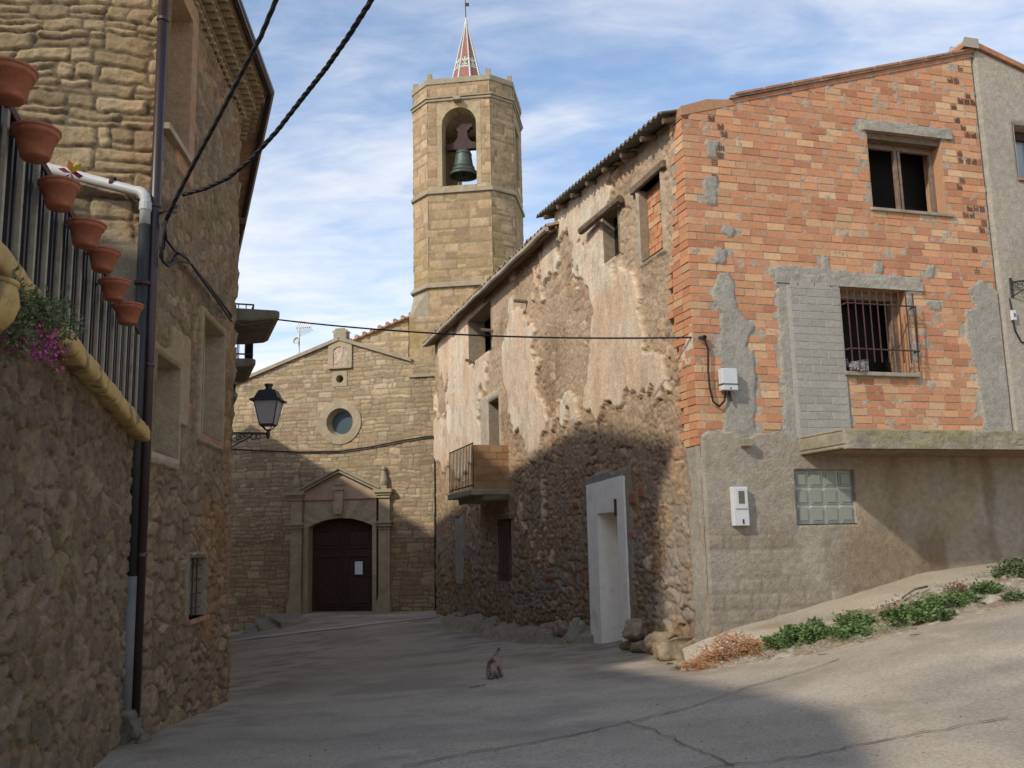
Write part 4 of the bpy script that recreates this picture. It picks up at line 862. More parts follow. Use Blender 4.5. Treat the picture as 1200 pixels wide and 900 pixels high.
# rendered lower wall
def ren_fn(U, Z):
    sw_ = fbm(U*2.2+.8*fbm(U*1.5, Z*1.5, 1, 2), Z*3+1.2*fbm(U*2, Z*2, 2, 2), 111, 5, .6)
    h = .05 + .045*(sw_-.5) + .03*(fbm(U*.8, Z*.8, 112, 3)-.5)
    c = np.ones(U.shape+(3,))*C3(.345, .30, .235)*(.85+.3*fbm(U*1.3, Z*1.3, 113, 5, .6))[..., None]
    d = sstep(.50, .62, fbm(U*1.2+4, Z*1.0, 114, 4))*sstep(2.1, 1.4, Z); c = mixc(c, np.ones_like(c)*C3(.245, .20, .145), d*.75)
    d = sstep(.46, .6, fbm(U*1.7, Z*.35, 115, 3))*sstep(2.6, 3.2, U); c = mixc(c, np.ones_like(c)*C3(.23, .175, .125), d*.8)
    d = sstep(1.9, 2.3, U)*sstep(.35, .6, fbm(U*1.2, Z*.8, 118, 3)); c = mixc(c, c*C3(.98, .88, .76), d*.8)
    # exposed blockwork showing through low down
    hb, cb_ = masonry(U, Z, 117, rh=(.19, .21), sw=(.35, .42), gap=.02, bev=.03, warp=.015, relief=.02, pal=[(.30, .26, .20), (.27, .23, .18)], mort=(.24, .2, .15), split=0)
    q = sstep(.48, .56, fbm(U*1.0+2, Z*1.6, 116, 3))*sstep(1.9, 1.5, Z)*sstep(3.3, 2.4, U)*.6; h = lerp(h, .03+hb, q); c = mixc(c, cb_, q*.7)
    return h, c
GB = (1.35, 2.31, 1.79, 2.54)
wallgrid('rendered_base', BRK, -.075, 6.3, -.3, 3.08, .024, ren_fn, parent=oh, holes=[GB], edge_fade=.0005, top=lambda U: 3.06+.04*np.sin(U*7)+.03*np.sin(U*17), base=.0, wrap=[('t', .0), ('l', .15)])
mb = MB(); reveal(mb, BRK, *GB, .12, .045, col=(.4, .38, .33)); mb.build('glass_block_reveal', MT['stone'], oh)
mb = MB(); n_, m_ = 4, 3; du = (GB[1]-GB[0])/n_; dz = (GB[3]-GB[2])/m_
mb.wbox(BRK, GB[0], GB[1], GB[2], GB[3], -.12, -.02); gbw = mb.build('glass_block_window', mat('block_joint', (.55, .57, .50), var=.1, bump=.1), oh)
mb = MB()
for i in range(n_):
    for j in range(m_):
        u = GB[0]+du*i; zz0 = GB[2]+dz*j; a, b, c0, d0 = u+.016, u+du-.016, zz0+.016, zz0+dz-.016
        mb.wbox(BRK, a, b, c0, d0, -.02, .0); mb.wbox(BRK, a+.03, b-.03, c0+.03, d0-.03, .0, .012)
mb.build('glass_blocks', MT['blockglass'], gbw, bevel=.006)
# windows of the brick front
def window_b(h, depth, name):
    mb = MB(); reveal(mb, BRK, *h, depth+.14, .012, col=(.45, .25, .14)); mb.build('window_reveal', MT['brick'], oh)
u0, u1, z0, z1 = wins[0]
window_b(wins[0], .28, 'w')
mb = MB(); d_ = -.2
mb.wbox(BRK, u0, u0+.07, z0+.02, z1-.1, d_-.06, d_); mb.wbox(BRK, u1-.07, u1, z0+.02, z1-.1, d_-.06, d_); mb.wbox(BRK, u0, u1, z1-.18, z1-.1, d_-.06, d_+.002); mb.wbox(BRK, u0, u1, z0, z0+.06, d_-.06, d_+.004); mb.wbox(BRK, 3.70, 3.82, z0+.06, z1-.18, d_-.05, d_+.01)
wf = mb.build('casement_window', MT['wood_grey'], oh, bevel=.006)
mb = MB(); mb.wbox(BRK, 3.755, 3.765, z0+.06, z1-.18, d_+.01, d_+.015); mb.build('meeting_line', MT['dark'], wf)
mb = MB(); mb.wbox(BRK, u0, u1, z1-.1, z1, -.4, -.04); mb.build('window_lintel', MT['wood_old'], oh)
mb = MB(); mb.wbox(BRK, u0-.05, u1+.1, z0-.05, z0, -.3, .05); mb.build('window_sill', MT['concrete'], oh, bevel=.008)
u0, u1, z0, z1 = wins[1]; window_b(wins[1], .3, 'w')
mb = MB(); mb.wbox(BRK, u0, u0+.05, z0, z1, -.3, -.24); mb.wbox(BRK, u1-.1, u1, z0, z1, -.3, -.2); mb.wbox(BRK, u0, u1, z1-.12, z1, -.3, -.18); mb.wbox(BRK, u0, u1, z0, z0+.06, -.3, -.22); mb.build('window_frame', MT['wood_grey'], oh, bevel=.005)
mb = MB(); mb.wbox(BRK, u0-.04, u1+.1, z0-.06, z0, -.24, .09); mb.build('window_sill', MT['concrete'], oh, bevel=.01)
mb = MB(); oo = .16
for k in range(10): u = u0+.03+.127*k; mb.tube([BRK.pt(u, z0+.13, oo), BRK.pt(u, z1-.08, oo)], .010, 6)
for z in (z0+.32, z1-.28): mb.tube([BRK.pt(u0, z, -.02), BRK.pt(u0, z, oo), BRK.pt(u1+.05, z, oo), BRK.pt(u1+.05, z, -.02)], .013, 6)
mb.tube([BRK.pt(u1+.05, z0+.02, oo-.05), BRK.pt(u1+.05, z1-.28, oo)], .01, 6)
mb.build('window_grille', MT['rust'], oh)
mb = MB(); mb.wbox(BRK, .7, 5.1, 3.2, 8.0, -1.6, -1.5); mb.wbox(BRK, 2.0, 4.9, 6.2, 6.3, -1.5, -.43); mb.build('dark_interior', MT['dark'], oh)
# cement lintel bands
for (a, b, c0, d0) in ((2.98, 4.68, 7.80, 7.94), (1.26, 3.84, 5.262, 5.44)):
    wallgrid('cement_lintel', BRK, a, b, c0, d0, .018, lambda U, Z: (.04+.03*(fbm(U*6, Z*9, 121, 4)-.3), np.ones(U.shape+(3,))*C3(.35, .32, .26)*(.8+.4*fbm(U*5, Z*5, 122, 4))[..., None]), parent=oh, top=lambda U, d0=d0: d0+.03*np.sin(U*6), wrap=[('l', 0), ('r', 0), ('t', 0)])
# gable roof edge over the brick front
mb = MB()
mb.wpoly(BRK, [(.72, 8.05), (5.25, 9.385), (5.25, 9.415), (.72, 8.08)], -5, .05); mb.build('gable_tiles', MT['tile'], oh, bevel=.008)
mb = MB(); mb.wpoly(BRK, [(.78, 7.985), (5.24, 9.30), (5.24, 9.383), (.76, 8.047)], -.3, .025); mb.build('gable_brick_course', MT['oxide'], oh)
mb = MB(); mb.wpoly(BRK, [(-.09, 7.70), (.8, 7.96), (.8, 8.04), (.35, 8.0), (-.09, 7.84)], -.3, .02, (.4, .22, .13)); mb.build('gable_end_bricks', MT['brick'], oh)
mb = MB()
for k in range(9):
    u = .8+.5*k; mb.wpoly(BRK, [(u, 8.108+.295*(u-.8)), (u+.47, 8.108+.295*(u-.33)), (u+.47, 8.128+.295*(u-.33)), (u, 8.132+.295*(u-.8))], -.5, .07)
mb.build('edge_tiles', MT['oxide'], oh, bevel=.006)
mb = MB(); mb.hexa([BRK.pt(.2, 3, -8), BRK.pt(5.2, 3, -8), BRK.pt(5.2, 3, -3), BRK.pt(.2, 3, -3), BRK.pt(.2, 7.8, -8), BRK.pt(5.2, 9.3, -8), BRK.pt(5.2, 9.3, -3), BRK.pt(.2, 7.8, -3)]); mb.build('rear_dark_body', MT['dark'], oh)  # solid block coloured near-black in place of unlit rooms
# concrete slab awning
mb = MB(); mb.wbox(BRK, 1.45, 6.9, 2.80, 2.975, 0, 1.10); mb.wbox(BRK, 1.45, 6.9, 2.75, 2.798, 0, 1.05); mb.wbox(BRK, 1.47, 6.9, 2.977, 3.02, 0, 1.0); sb = mb.build('concrete_slab', MT['concrete'], oh, bevel=.02, bseg=3)
FWL = Wall(*BRK.pt(0, 0, 1.1).xy, 73.5, 1)
def slab_fn(U, Z):
    h = .012+.045*(fbm(U*3, Z*6, 191, 5, .62)-.5) - .018*sstep(.6, .8, fbm(U*2.3, Z*5, 192, 3)); c = np.ones(U.shape+(3,))*C3(.30, .26, .19)*(.65+.7*fbm(U*4, Z*9, 193, 5, .6))[..., None]
    return h, mixc(c, np.ones_like(c)*C3(.25, .23, .09), sstep(.5, .66, fbm(U*2.2, Z*4, 194, 4))*.45)
wallgrid('broken_edge', FWL, 1.46, 6.9, 2.745, 3.01, .016, slab_fn, parent=sb, wrap=[('l', .05), ('r', .05), ('t', .05)])
mb = MB()
for k in range(26): mb.wbox(BRK, 1.5+.205*k, 1.69+.205*k, 2.735, 2.749, .03, .98, (.36, .2, .12))
mb.build('slab_underside', mat('slab_soffit', (.25, .165, .11), var=.35, scale=5, bump=.4), sb)
mb = MB(); mb.wbox(BRK, .50, .66, 2.86, 2.97, .04, .17, (.42, .32, .22)); mb.build('brick_stub', MT['concrete'], oh, bevel=.015)

# ================================================================== RIGHT NEIGHBOUR
nh = thing('rendered_house', 'grey beige rendered house joined to the right of the brick front', 'house', BRK.pt(5.3, 1.2, 0))
def nb_fn(U, Z): return .045+.006*(fbm(U*3, Z*3, 131, 4)-.5), np.ones(U.shape+(3,))*C3(.385, .34, .27)*(.9+.2*fbm(U*1.2, Z*.8, 132, 5, .6))[..., None]
NW = (5.9, 6.95, 7.26, 8.19)
wallgrid('front_wall', BRK, 5.225, 12, .4, 9.6, .05, nb_fn, parent=nh, holes=[NW], top=lambda U: 9.45-.30*(U-5.22), wrap=[('l', .3)], edge_fade=.001)
mb = MB(); mb.wpoly(BRK, [(5.25, 0), (12, 0), (12, 7.4), (5.25, 9.4)], -7, -.5, (.36, .32, .26)); mb.build('house_block', MT['render'], nh)
mb = MB(); mb.wpoly(BRK, [(5.0, 9.40), (5.2, 9.47), (12, 7.43), (12, 7.5), (5.2, 9.56), (5.0, 9.47)], -7, .10); mb.build('roof', MT['oxide'], nh)
mb = MB(); mb.wpoly(BRK, [(5.0, 9.44), (5.28, 9.44), (5.28, 9.55), (5.05, 9.55)], -.2, .12); mb.build('ridge_stone', MT['render'], nh, bevel=.03)
mb = MB(); reveal(mb, BRK, *NW, .3, .045); nw = mb.build('window', MT['render'], nh)
mb = MB(); mb.wbox(BRK, NW[0], NW[0]+.05, NW[2], NW[3], -.26, -.2); mb.wbox(BRK, NW[0]+.5, NW[0]+.56, NW[2], NW[3], -.26, -.2); mb.wbox(BRK, NW[0], NW[1], NW[2], NW[2]+.06, -.26, -.2); mb.wbox(BRK, NW[0], NW[1], NW[3]-.14, NW[3], -.26, -.18); mb.build('frame', MT['wood_dark'], nw)
mb = MB(); mb.wbox(BRK, NW[0], NW[1], NW[2], NW[3], -.28, -.262); mb.build('pane', glass_mat('sky_pane', (.28, .33, .38), .1), nw)
mb = MB(); mb.wbox(BRK, NW[0]-.04, NW[1]+.04, NW[2]-.04, NW[2], -.28, .08); mb.build('sill', MT['oxide'], nw)

# ================================================================== LEFT HOUSE
lh = thing('stone_house', 'tall rubble stone house with brown downpipe filling the left side of the street', 'house', (-3.52, 9.07, 0))
LHL = 3.82; EZ = 8.25
LHH = [(.05, .92, 2.58, 3.55), (1.95, 3.05, 2.98, 4.38), (1.62, 2.42, .87, 1.54), (.08, .95, 5.95, 7.6)]
def lh_fn(U, Z):
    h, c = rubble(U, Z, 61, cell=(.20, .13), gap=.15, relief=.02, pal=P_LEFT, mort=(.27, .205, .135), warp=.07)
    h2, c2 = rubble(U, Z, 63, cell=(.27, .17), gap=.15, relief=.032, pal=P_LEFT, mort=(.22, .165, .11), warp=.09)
    t = sstep(3.2, 1.8, Z); h = lerp(h*.8, h2*1.15, t); c = mixc(c, c2*.92, t)
    h = h + .10*sstep(1.5, -.3, Z)*fbm(U*1.2, Z*1.5, 65, 3)
    tan = sstep(.45, .65, fbm(U*.8, Z*.8, 66, 4)); c = mixc(c, c*C3(1.12, 1.0, .86), tan)
    def rim(u0, u1, z0, z1, wd, colr, amp=.02):
        nonlocal h, c
        d = np.maximum(np.maximum(u0-U, U-u1), np.maximum(z0-Z, Z-z1)) + amp*(fbm(U*5, Z*5, 67, 3)-.5)*2
        q = sstep(wd, wd-.02, d); c = mixc(c, np.ones_like(c)*C3(*colr)*(.85+.3*fbm(U*6, Z*6, 68, 3))[..., None], q); h = lerp(h, .05, q)
    rim(.05, .92, 2.58, 3.55, .12, (.36, .27, .165)); rim(1.95, 3.05, 2.98, 4.38, .11, (.36, .28, .18)); rim(1.62, 2.42, .87, 1.54, .07, (.33, .265, .19)); rim(.92, 1.0, 3.3, 3.62, .35, (.38, .28, .17))
    d = np.maximum(np.maximum(.08-U, U-.95), np.maximum(5.95-Z, Z-7.6)); q = sstep(.28, .27, d)*(U > .5)
    bc_ = palette([(.42, .24, .14), (.40, .27, .17), (.45, .29, .18)], _h(np.floor(Z/.07), np.floor(U/.3), 5)); mj = (np.abs((Z/.07) % 1-.5) > .42)
    c = mixc(c, np.where(mj[..., None], C3(.34, .27, .19), bc_), q); h = lerp(h, .04, q)
    return h, c
wallgrid('street_wall', LH, -.0, LHL, -.5, EZ, .016, lh_fn, parent=lh, holes=LHH, wrap=[('l', .02), ('r', .02)])
def lb_fn(U, Z):
    h, c = rubble(U, Z, 71, cell=(.32, .22), gap=.09, relief=.06, pal=P_LEFT, mort=(.27, .205, .135), warp=.07); return h, c
wallgrid('side_street_wall', LB, -.0, 20.8, -1.9, EZ-.1, .07, lb_fn, parent=lh, wrap=[('l', .02)], top=lambda U: EZ-.25-.06*U)
def lf_fn(U, Z):
    h, c = masonry(U, Z, 81, rh=(.13, .27), sw=(.16, .6), gap=.018, bev=.022, warp=.08, relief=.032, pal=[(.33,.27,.175),(.39,.325,.215),(.28,.225,.145),(.35,.285,.18),(.31,.25,.165)], mort=(.16, .12, .075), split=.45)
    h = h + .03*(fbm(U*13, Z*20, 88, 5, .7)-.5)
    low = sstep(4.9, 4.4, Z+.5*(fbm(U*1.5, Z*1.5, 83, 3)-.5)); c = mixc(c, np.ones_like(c)*C3(.27, .22, .155)*(.8+.4*fbm(U*4, Z*4, 84, 4))[..., None], low); h = lerp(h, .06+.05*fbm(U*2.5, Z*2.5, 85, 4), low)
    band = np.exp(-((Z-4.95)/.3)**2)*sstep(.35, .6, fbm(U*3, Z*3, 86, 4)); c = mixc(c, np.ones_like(c)*C3(.12, .095, .06), band*.75)
    q = sstep(.42, .30, U+.18*(fbm(U*3, Z*2, 87, 3)-.5)); c = mixc(c, c*C3(1.05, .9, .8), q*.5*(1-low))
    return h, c
wallgrid('front_wall', LF, -.0, 5.2, -.4, EZ+.3, .017, lf_fn, parent=lh, wrap=[('l', .02)])
# solid inner body + roof
bk = [(-3.62, 9.4), (-3.93, 12.75), (-10.9, 32.3), (-16, 30), (-14, 9.5)]
mb = MB(); mb.prism([(x-.55, y+.1) for x, y in bk], -1.5, EZ-1.6, (.25, .2, .14)); mb.build('inner_block', MT['stone'], lh)
ov = .36
E = [LF.pt(5.5, EZ, .42), LH.pt(-.42, EZ, ov), LH.pt(LHL+.12, EZ, ov), LB.pt(20.8, EZ-1.2, ov), Vector((-16, 30, EZ+.4)), Vector((-16, 9, EZ+1.6))]
E[0].z = EZ
mb = MB(); v = [Vector((p.x, p.y, p.z)) for p in E]+[Vector((p.x, p.y, p.z+.05)) for p in E]
rr = Vector((-8.5, 12, EZ+1.5)); 
mb.add(v[:4]+[v[4], v[5], Vector((-10, 12, EZ+1.7)), Vector((-14, 26, EZ+.5))]+[p+Vector((0, 0, .05)) for p in v[:4]], [(0, 1, 9, 8), (1, 2, 10, 9), (2, 3, 11, 10), (0, 5, 6), (8, 9, 6), (9, 10, 6), (10, 11, 7, 6), (0, 1, 2, 3, 4, 5), (3, 4, 7), (4, 5, 6, 7)])
mb.build('roof', MT['tile'], lh)
mb = MB(); mb.tube([E[0]+Vector((0, 0, -.01)), E[1]+Vector((.05, -.05, -.01)), E[2]+Vector((.06, 0, -.01)), E[3]+Vector((.05, 0, -.01))], .06, 8); mb.build('gutter', MT['brown'], lh)
# scalloped tile cornice under the eave
mb = MB(); 
def scallops(w, u0, u1, row):
    zc = EZ-.13-.13*row; o1 = .32-.13*row; u = u0
    while u < u1:
        C_ = w.pt(u+.1, zc, 0); D_ = Vector((w.d.x, w.d.y, 0)); N_ = Vector((w.n.x, w.n.y, 0)); vs = []
        for oo in (0, o1):
            for rr_ in (.085, .062):
                for i in range(7): a_ = PI*i/6; vs.append(C_ + D_*(rr_*math.cos(a_)) + Vector((0, 0, rr_*math.sin(a_))) + N_*oo)
        mb.add(vs, [(14+i, 14+i+1, 21+i+1, 21+i) for i in range(6)]+[(7+i, 8+i, 22+i, 21+i) for i in range(6)]+[(i, i+1, 15+i, 14+i) for i in range(6)]); u += .178
for row in (0, 1, 2):
    scallops(LH, -.05, LHL+.1, row)
    scallops(LB, 0, 1.2, row)
for row in range(3):
    mb.wbox(LH, -.1, LHL+.1, EZ-.03-.13*row-.012, EZ-.03-.13*row, 0, .34-.13*row); mb.wbox(LB, 0, 1.5, EZ-.05-.13*row-.012, EZ-.05-.13*row, 0, .34-.13*row); mb.wbox(LH, -.1, LHL+.1, EZ-.36, EZ-.03, -.05, .02)
mb.build('eave_cornice', mat('cornice', (.40, .30, .18), var=.2, scale=6, bump=.4), lh)
for h, d_, o_, c_ in ((LHH[0], .24, .05, (.38, .30, .2)), (LHH[1], .24, .05, (.38, .30, .2)), (LHH[2], .2, .05, (.33, .27, .2)), (LHH[3], .24, .045, (.42, .28, .18))):
    mb = MB(); reveal(mb, LH, *h, d_, o_, col=c_); mb.build('window_reveal', MT['stone'], lh)
for i, h in enumerate(LHH):
    if i == 2:
        mb = MB(); mb.wbox(LH, h[0], h[1], h[2], h[3], -.2, -.16); w_ = mb.build('window', MT['dark'], lh)
        mb = MB(); 
        for k in range(3): u = h[0]+.2+.2*k; mb.tube([LH.pt(u, h[2], -.02), LH.pt(u, h[3], -.02)], .009, 6)
        for k in range(4): z = h[2]+.1+.16*k; mb.tube([LH.pt(h[0], z, -.02), LH.pt(h[1], z, -.02)], .007, 6)
        mb.build('grille', MT['rust'], w_)
        mb = MB(); mb.wbox(LH, h[0]-.06, h[1]+.04, h[2]-.05, h[2], -.15, .09); mb.build('sill', MT['oxide'], w_, bevel=.006)
    else:
        mb = MB(); mb.wbox(LH, h[0], h[1], h[2], h[3], -.24, -.2); w_ = mb.build('window_shutter', MT['cream'], lh)
        mb = MB(); mb.wbox(LH, h[0]-.06, h[1]+.08, h[2]-.07, h[2], -.22, .09 if i == 3 else .05); mb.build('sill', MT['trim'] if i != 1 else MT['oxide'], w_, bevel=.008)
# balconies on the side street wall: two with railings, one bare slab
def balcony(y0, y1, prot, railing):
    ua = (y0-LB.o.y)/LB.d.y; ub = (y1-LB.o.y)/LB.d.y; z = 5.64
    prof = [(0, z), (0, z-.24), (prot*.5, z-.22), (prot*.9, z-.17), (prot, z-.12), (prot, z)]
    mb = MB(); n = len(prof); seg = [ua, ua+.06, ub-.06, ub]; vs = []
    for j, u in enumerate(seg):
        k = .93 if j in (0, 3) else 1
        vs += [LB.pt(u, z+(zz_-z)*(k if j in (0, 3) else 1), o_*k) for o_, zz_ in prof]
    mb.add(vs, [(j*n+i, j*n+(i+1) % n, (j+1)*n+(i+1) % n, (j+1)*n+i) for j in range(3) for i in range(n)]+[tuple(range(n-1, -1, -1)), tuple(3*n+i for i in range(n))])
    b = mb.build('balcony', MT['dkconc'], lh, bevel=.02)
    if railing:
        mb = MB(); zt = z+1.2; pr = prot-.07
        for (a, c0, d0) in ((ua+.05, 0, pr), (ub-.05, 0, pr)):
            for zz_ in (z+.1, zt): mb.tube([LB.pt(a, zz_, 0), LB.pt(a, zz_, pr)], .018, 6)
            for k in range(5): mb.tube([LB.pt(a, z, .04+(pr-.04)*k/5), LB.pt(a, zt, .04+(pr-.04)*k/5)], .012, 6)
        for zz_ in (z+.1, zt): mb.tube([LB.pt(ua+.05, zz_, pr), LB.pt(ub-.05, zz_, pr)], .018, 6)
        nb_ = int((ub-ua)/.11)
        for k in range(nb_+1): u = lerp(ua+.05, ub-.05, k/nb_); mb.tube([LB.pt(u, z, pr), LB.pt(u, zt, pr)], .012, 6)
        mb.build('railing', MT['iron'], b)
    return b
balcony(15.5, 17.4, .92, False); balcony(19.7, 21.7, .90, True); balcony(24.2, 26.2, .85, True)
ug = (17.3-LB.o.y)/LB.d.y
mb = MB()
for k in range(9): u = ug-.1+.11*k; mb.tube([LB.pt(u, 1.95, .26), LB.pt(u, 3.1, .26)], .013, 6)
for z in (1.98, 3.07): mb.tube([LB.pt(ug-.1, z, 0), LB.pt(ug-.1, z, .26), LB.pt(ug+.78, z, .26), LB.pt(ug+.78, z, 0)], .02, 6)
for k in range(3): mb.tube([LB.pt(ug-.1, 1.95, .07*k+.03), LB.pt(ug-.1, 3.1, .07*k+.03)], .013, 6)
mb.build('window_cage', MT['iron'], lh)
mb = MB(); mb.wbox(LB, ug-.15, ug+.85, 1.5, 1.95, 0, .22); mb.wbox(LB, ug-.15, ug+.85, 3.1, 3.2, 0, .3); mb.build('cage_ledge', MT['concrete'], lh, bevel=.02)
mb = MB(); mb.wbox(LB, .5, .75, 6.35, 6.45, .0, .16); mb.build('wall_bracket', MT['rust'], lh)

# pipes at the corner
gp = thing('brown_downpipe', 'long dark brown downpipe down the corner of the left stone house', 'pipe', LH.pt(-.12, 0, .1))
mb = MB(); uB = LF.hit(165.5, 640, .12)[0]; bp_ = lambda z: LF.pt(uB, z, .12)
mb.tube([bp_(.1), bp_(8.22)], .050, 12); mb.build('pipe', MT['brown'], gp, smooth=True)
for z in (1.6, 3.4, 5.0, 7.):
    mb = MB(); mb.lathe(bp_(z), [(.052, -.02), (.06, -.015), (.06, .015), (.052, .02)], 12)
    mb.build('clamp', MT['brown'], gp)
pp = thing('grey_waste_pipe', 'waste pipe with white elbow above, dark middle and grey foot beside the brown downpipe', 'pipe', LH.pt(-.3, 0, .05))
def lfp(px, py, o=.16): u, z = LF.hit(px, py, o); return LF.pt(u, z, o)
pz = lambda py: LF.hit(160, py, .16)[1]
uV = LF.hit(153.5, 640, .2)[0]; vx = lambda z: LF.pt(uV, z, .2)
zE = pz(224); z1_, z2_, z3_ = pz(265), pz(675), pz(845)
A0 = lfp(30, 190); A1 = lfp(155, 219); e = []
for k in range(7):
    a = PI/2*k/6; q = vx(zE-.12); s0 = LF.pt(uV+.12, 0, .16); e.append(Vector((lerp(s0.x, q.x, math.sin(a)), lerp(s0.y, q.y, math.sin(a)), zE-.12+.12*math.cos(a))))
mb = MB(); mb.tube([A0]+e+[vx(z1_)], .052, 14); mb.build('white_section', MT['pvcw'], pp, smooth=True)
mb = MB(); mb.lathe(vx(zE-.22), [(.052, 0), (.06, .01), (.06, .09), (.052, .1)], 14); mb.build('socket', MT['pvcw'], pp)
mb = MB(); mb.tube([vx(z1_), vx(z2_)], .056, 14); mb.build('dark_section', MT['pvcd'], pp, smooth=True)
mb = MB(); mb.tube([vx(z2_), vx(.02)], .064, 14); mb.build('grey_section', MT['pvcg'], pp, smooth=True)
mb = MB(); q = lfp(132, 214); d_ = (A1-A0).normalized(); mb.lathe(q, [(.052, -.02), (.062, -.015), (.062, .015), (.052, .02)], 12, d_); mb.build('clamp', MT['rust'], pp); mb = MB()
mb.lathe(vx(pz(333)), [(.056, -.02), (.075, -.015), (.075, .015), (.056, .02)], 12); mb.build('clamp', MT['rust'], pp)
mb = MB(); mb.blob(vx(.02), (.2, .2, .24), 5, 4, .3, (.20, .165, .125)); mb.blob(vx(-.02)+Vector((.1, .02, -.05)), (.16, .16, .15), 9, 4, .3, (.20, .165, .125)); mb.build('mortar_foot', MT['rock'], pp, smooth=True)

# ================================================================== TERRACE WALL, RAILING, POTS
tz = lambda U: 2.72+.0865*U
te = thing('terrace_wall', 'dark rubble retaining wall with rounded ochre coping at the left edge', 'wall', (-3.57, 8.9, 0))
def te_fn(U, Z):
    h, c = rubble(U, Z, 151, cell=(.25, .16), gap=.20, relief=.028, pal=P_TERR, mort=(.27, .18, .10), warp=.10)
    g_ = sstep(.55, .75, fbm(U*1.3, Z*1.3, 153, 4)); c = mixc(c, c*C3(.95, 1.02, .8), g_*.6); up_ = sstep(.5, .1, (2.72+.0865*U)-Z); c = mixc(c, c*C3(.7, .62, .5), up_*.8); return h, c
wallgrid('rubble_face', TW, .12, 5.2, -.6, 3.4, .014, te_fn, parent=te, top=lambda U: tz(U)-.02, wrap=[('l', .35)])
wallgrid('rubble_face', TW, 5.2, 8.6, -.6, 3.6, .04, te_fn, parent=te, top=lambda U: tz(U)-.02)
mb = MB(); mb.hexa([TW.pt(.14, -.6, -.05), TW.pt(8.6, -.6, -.05), TW.pt(8.6, -.6, -4), TW.pt(-.0, -.6, -1.2), TW.pt(.14, tz(.14)-.03, -.05), TW.pt(8.6, tz(8.6)-.03, -.05), TW.pt(8.6, tz(8.6)-.03, -4), TW.pt(0, tz(0)-.03, -1.2)], (.3, .25, .18)); mb.build('terrace_fill', MT['stone'], te)
mb = MB(); n = 90; vs = []
for i in range(n+1):
    u = lerp(-.1, 8.6, i/n); z = tz(u)
    for k in range(9): a = -PI*.5+PI*k/8*1.15; sg = lambda v: math.copysign(abs(v)**.5, v); vs.append(TW.pt(u, z+.0+.07*sg(math.sin(a))+.006*math.sin(u*9)+.004*math.sin(u*31), .05+.085*sg(max(math.cos(a), -.3))+.004*math.sin(u*23)))
    vs.append(TW.pt(u, z+.06, -.25)); vs.append(TW.pt(u, z-.06, -.2))
m_ = 11; mb.add(vs, [(i*m_+k, i*m_+(k+1) % m_, (i+1)*m_+(k+1) % m_, (i+1)*m_+k) for i in range(n) for k in range(m_)]+[tuple(range(m_-1, -1, -1)), tuple(n*m_+k for k in range(m_))]); mb.build('coping', MT['ochre'], te, smooth=True)
ra = thing('terrace_railing', 'railing of pale upright planks and black bars along the terrace coping', 'railing', TW.pt(.2, 2.8, -.04))
rz = lambda u: 3.70+.083*u
mb = MB(); mp_ = MB(); u = .12; k = 0
while u < 8.4:
    zb = tz(u)+.06; pch = .29+.03*math.sin(k*2.1)
    mp_.wbox(TW, u, u+.04, zb, rz(u)-.045, -.06, .025)
    mb.wbox(TW, u+pch*.36, u+pch*.36+.03, zb, rz(u)-.03, -.05, .02); mb.wbox(TW, u+pch*.62, u+pch*.62+.03, zb, rz(u)-.03, -.05, .02)
    u += pch; k += 1
mp_.build('planks', MT['plank'], ra); mb.build('bars', MT['iron'], ra)
mb = MB(); mb.add([TW.pt(a, rz(a)+b, o_) for a in (.05, 8.5) for b, o_ in ((-.05, .03), (0, .03), (0, -.04), (-.05, -.04))], [(0, 1, 5, 4), (1, 2, 6, 5), (2, 3, 7, 6), (3, 0, 4, 7), (0, 3, 2, 1), (4, 5, 6, 7)]); mb.build('top_rail', MT['rust'], ra)
def pot_parts(t):
    mb = MB(); mb.lathe((0, 0, 0), [(.001, 0.004), (.085, .0), (.095, .012), (.128, .15), (.138, .152), (.147, .17), (.15, .2), (.142, .202), (.138, .19), (.12, .17), (.001, .165)], 28); o = mb.build('pot_body', MT['terracotta'], t, smooth=True)
    mb = MB(); mb.lathe((0, 0, 0), [(.149, .186), (.158, .19), (.16, .204), (.152, .21), (.140, .204)], 28); mb.build('rim', MT['terracotta'], t, smooth=True)
    mb = MB(); mb.lathe((0, 0, 0), [(.136, .186), (.001, .19)], 20); mb.build('soil', MT['dryleaf'], t)
    mb = MB(); mb.tube([(.13, 0, .19), (.2, .0, .2), (.22, 0, .15)], .008, 6); mb.build('hook', MT['iron'], t)
potpx = [(11, 100, 1.0, 'paper sticker on its side, the uppermost'), (42, 170, 1.0, 'nothing planted in it, second from the top'), (70, 230, .95, 'small colourful pinwheel standing in it'), (100, 276, .98, 'full round shape just below the pinwheel pot'), (120, 306, .92, 'pot half hidden behind the full round pot'), (134, 341, .92, 'second from the bottom of the row'), (150, 369, .98, 'lowest of the row beside the waste pipe')]
first = None; POTS = []
for i, (px, py, sc_, lab) in enumerate(potpx):
    o_ = .16; u, z = TW.hit(px, py, o_); zt_ = rz(u)
    loc = TW.pt(u, z-.08*sc_, o_)
    lb_ = 'terracotta pot hanging on the terrace railing, ' + lab
    if first is None:
        first = thing('flower_pot', lb_, 'pot', (0, 0, 0), 'terracotta pots hanging along the terrace railing'); pot_parts(first); t = first
    else:
        t = first.copy(); COL.objects.link(t); t['label'] = lb_
        for chd in [c_ for c_ in first.children if c_.name.split('.')[0] != 'sticker']:
            c2 = chd.copy(); COL.objects.link(c2); c2.parent = t
    t.location = loc; t.scale = (sc_*.80,)*3; t.rotation_euler = (random.uniform(-.05, .05), random.uniform(-.05, .05)+(.12 if i == 2 else 0), 2.9); POTS.append(t)
bpy.context.view_layer.update()
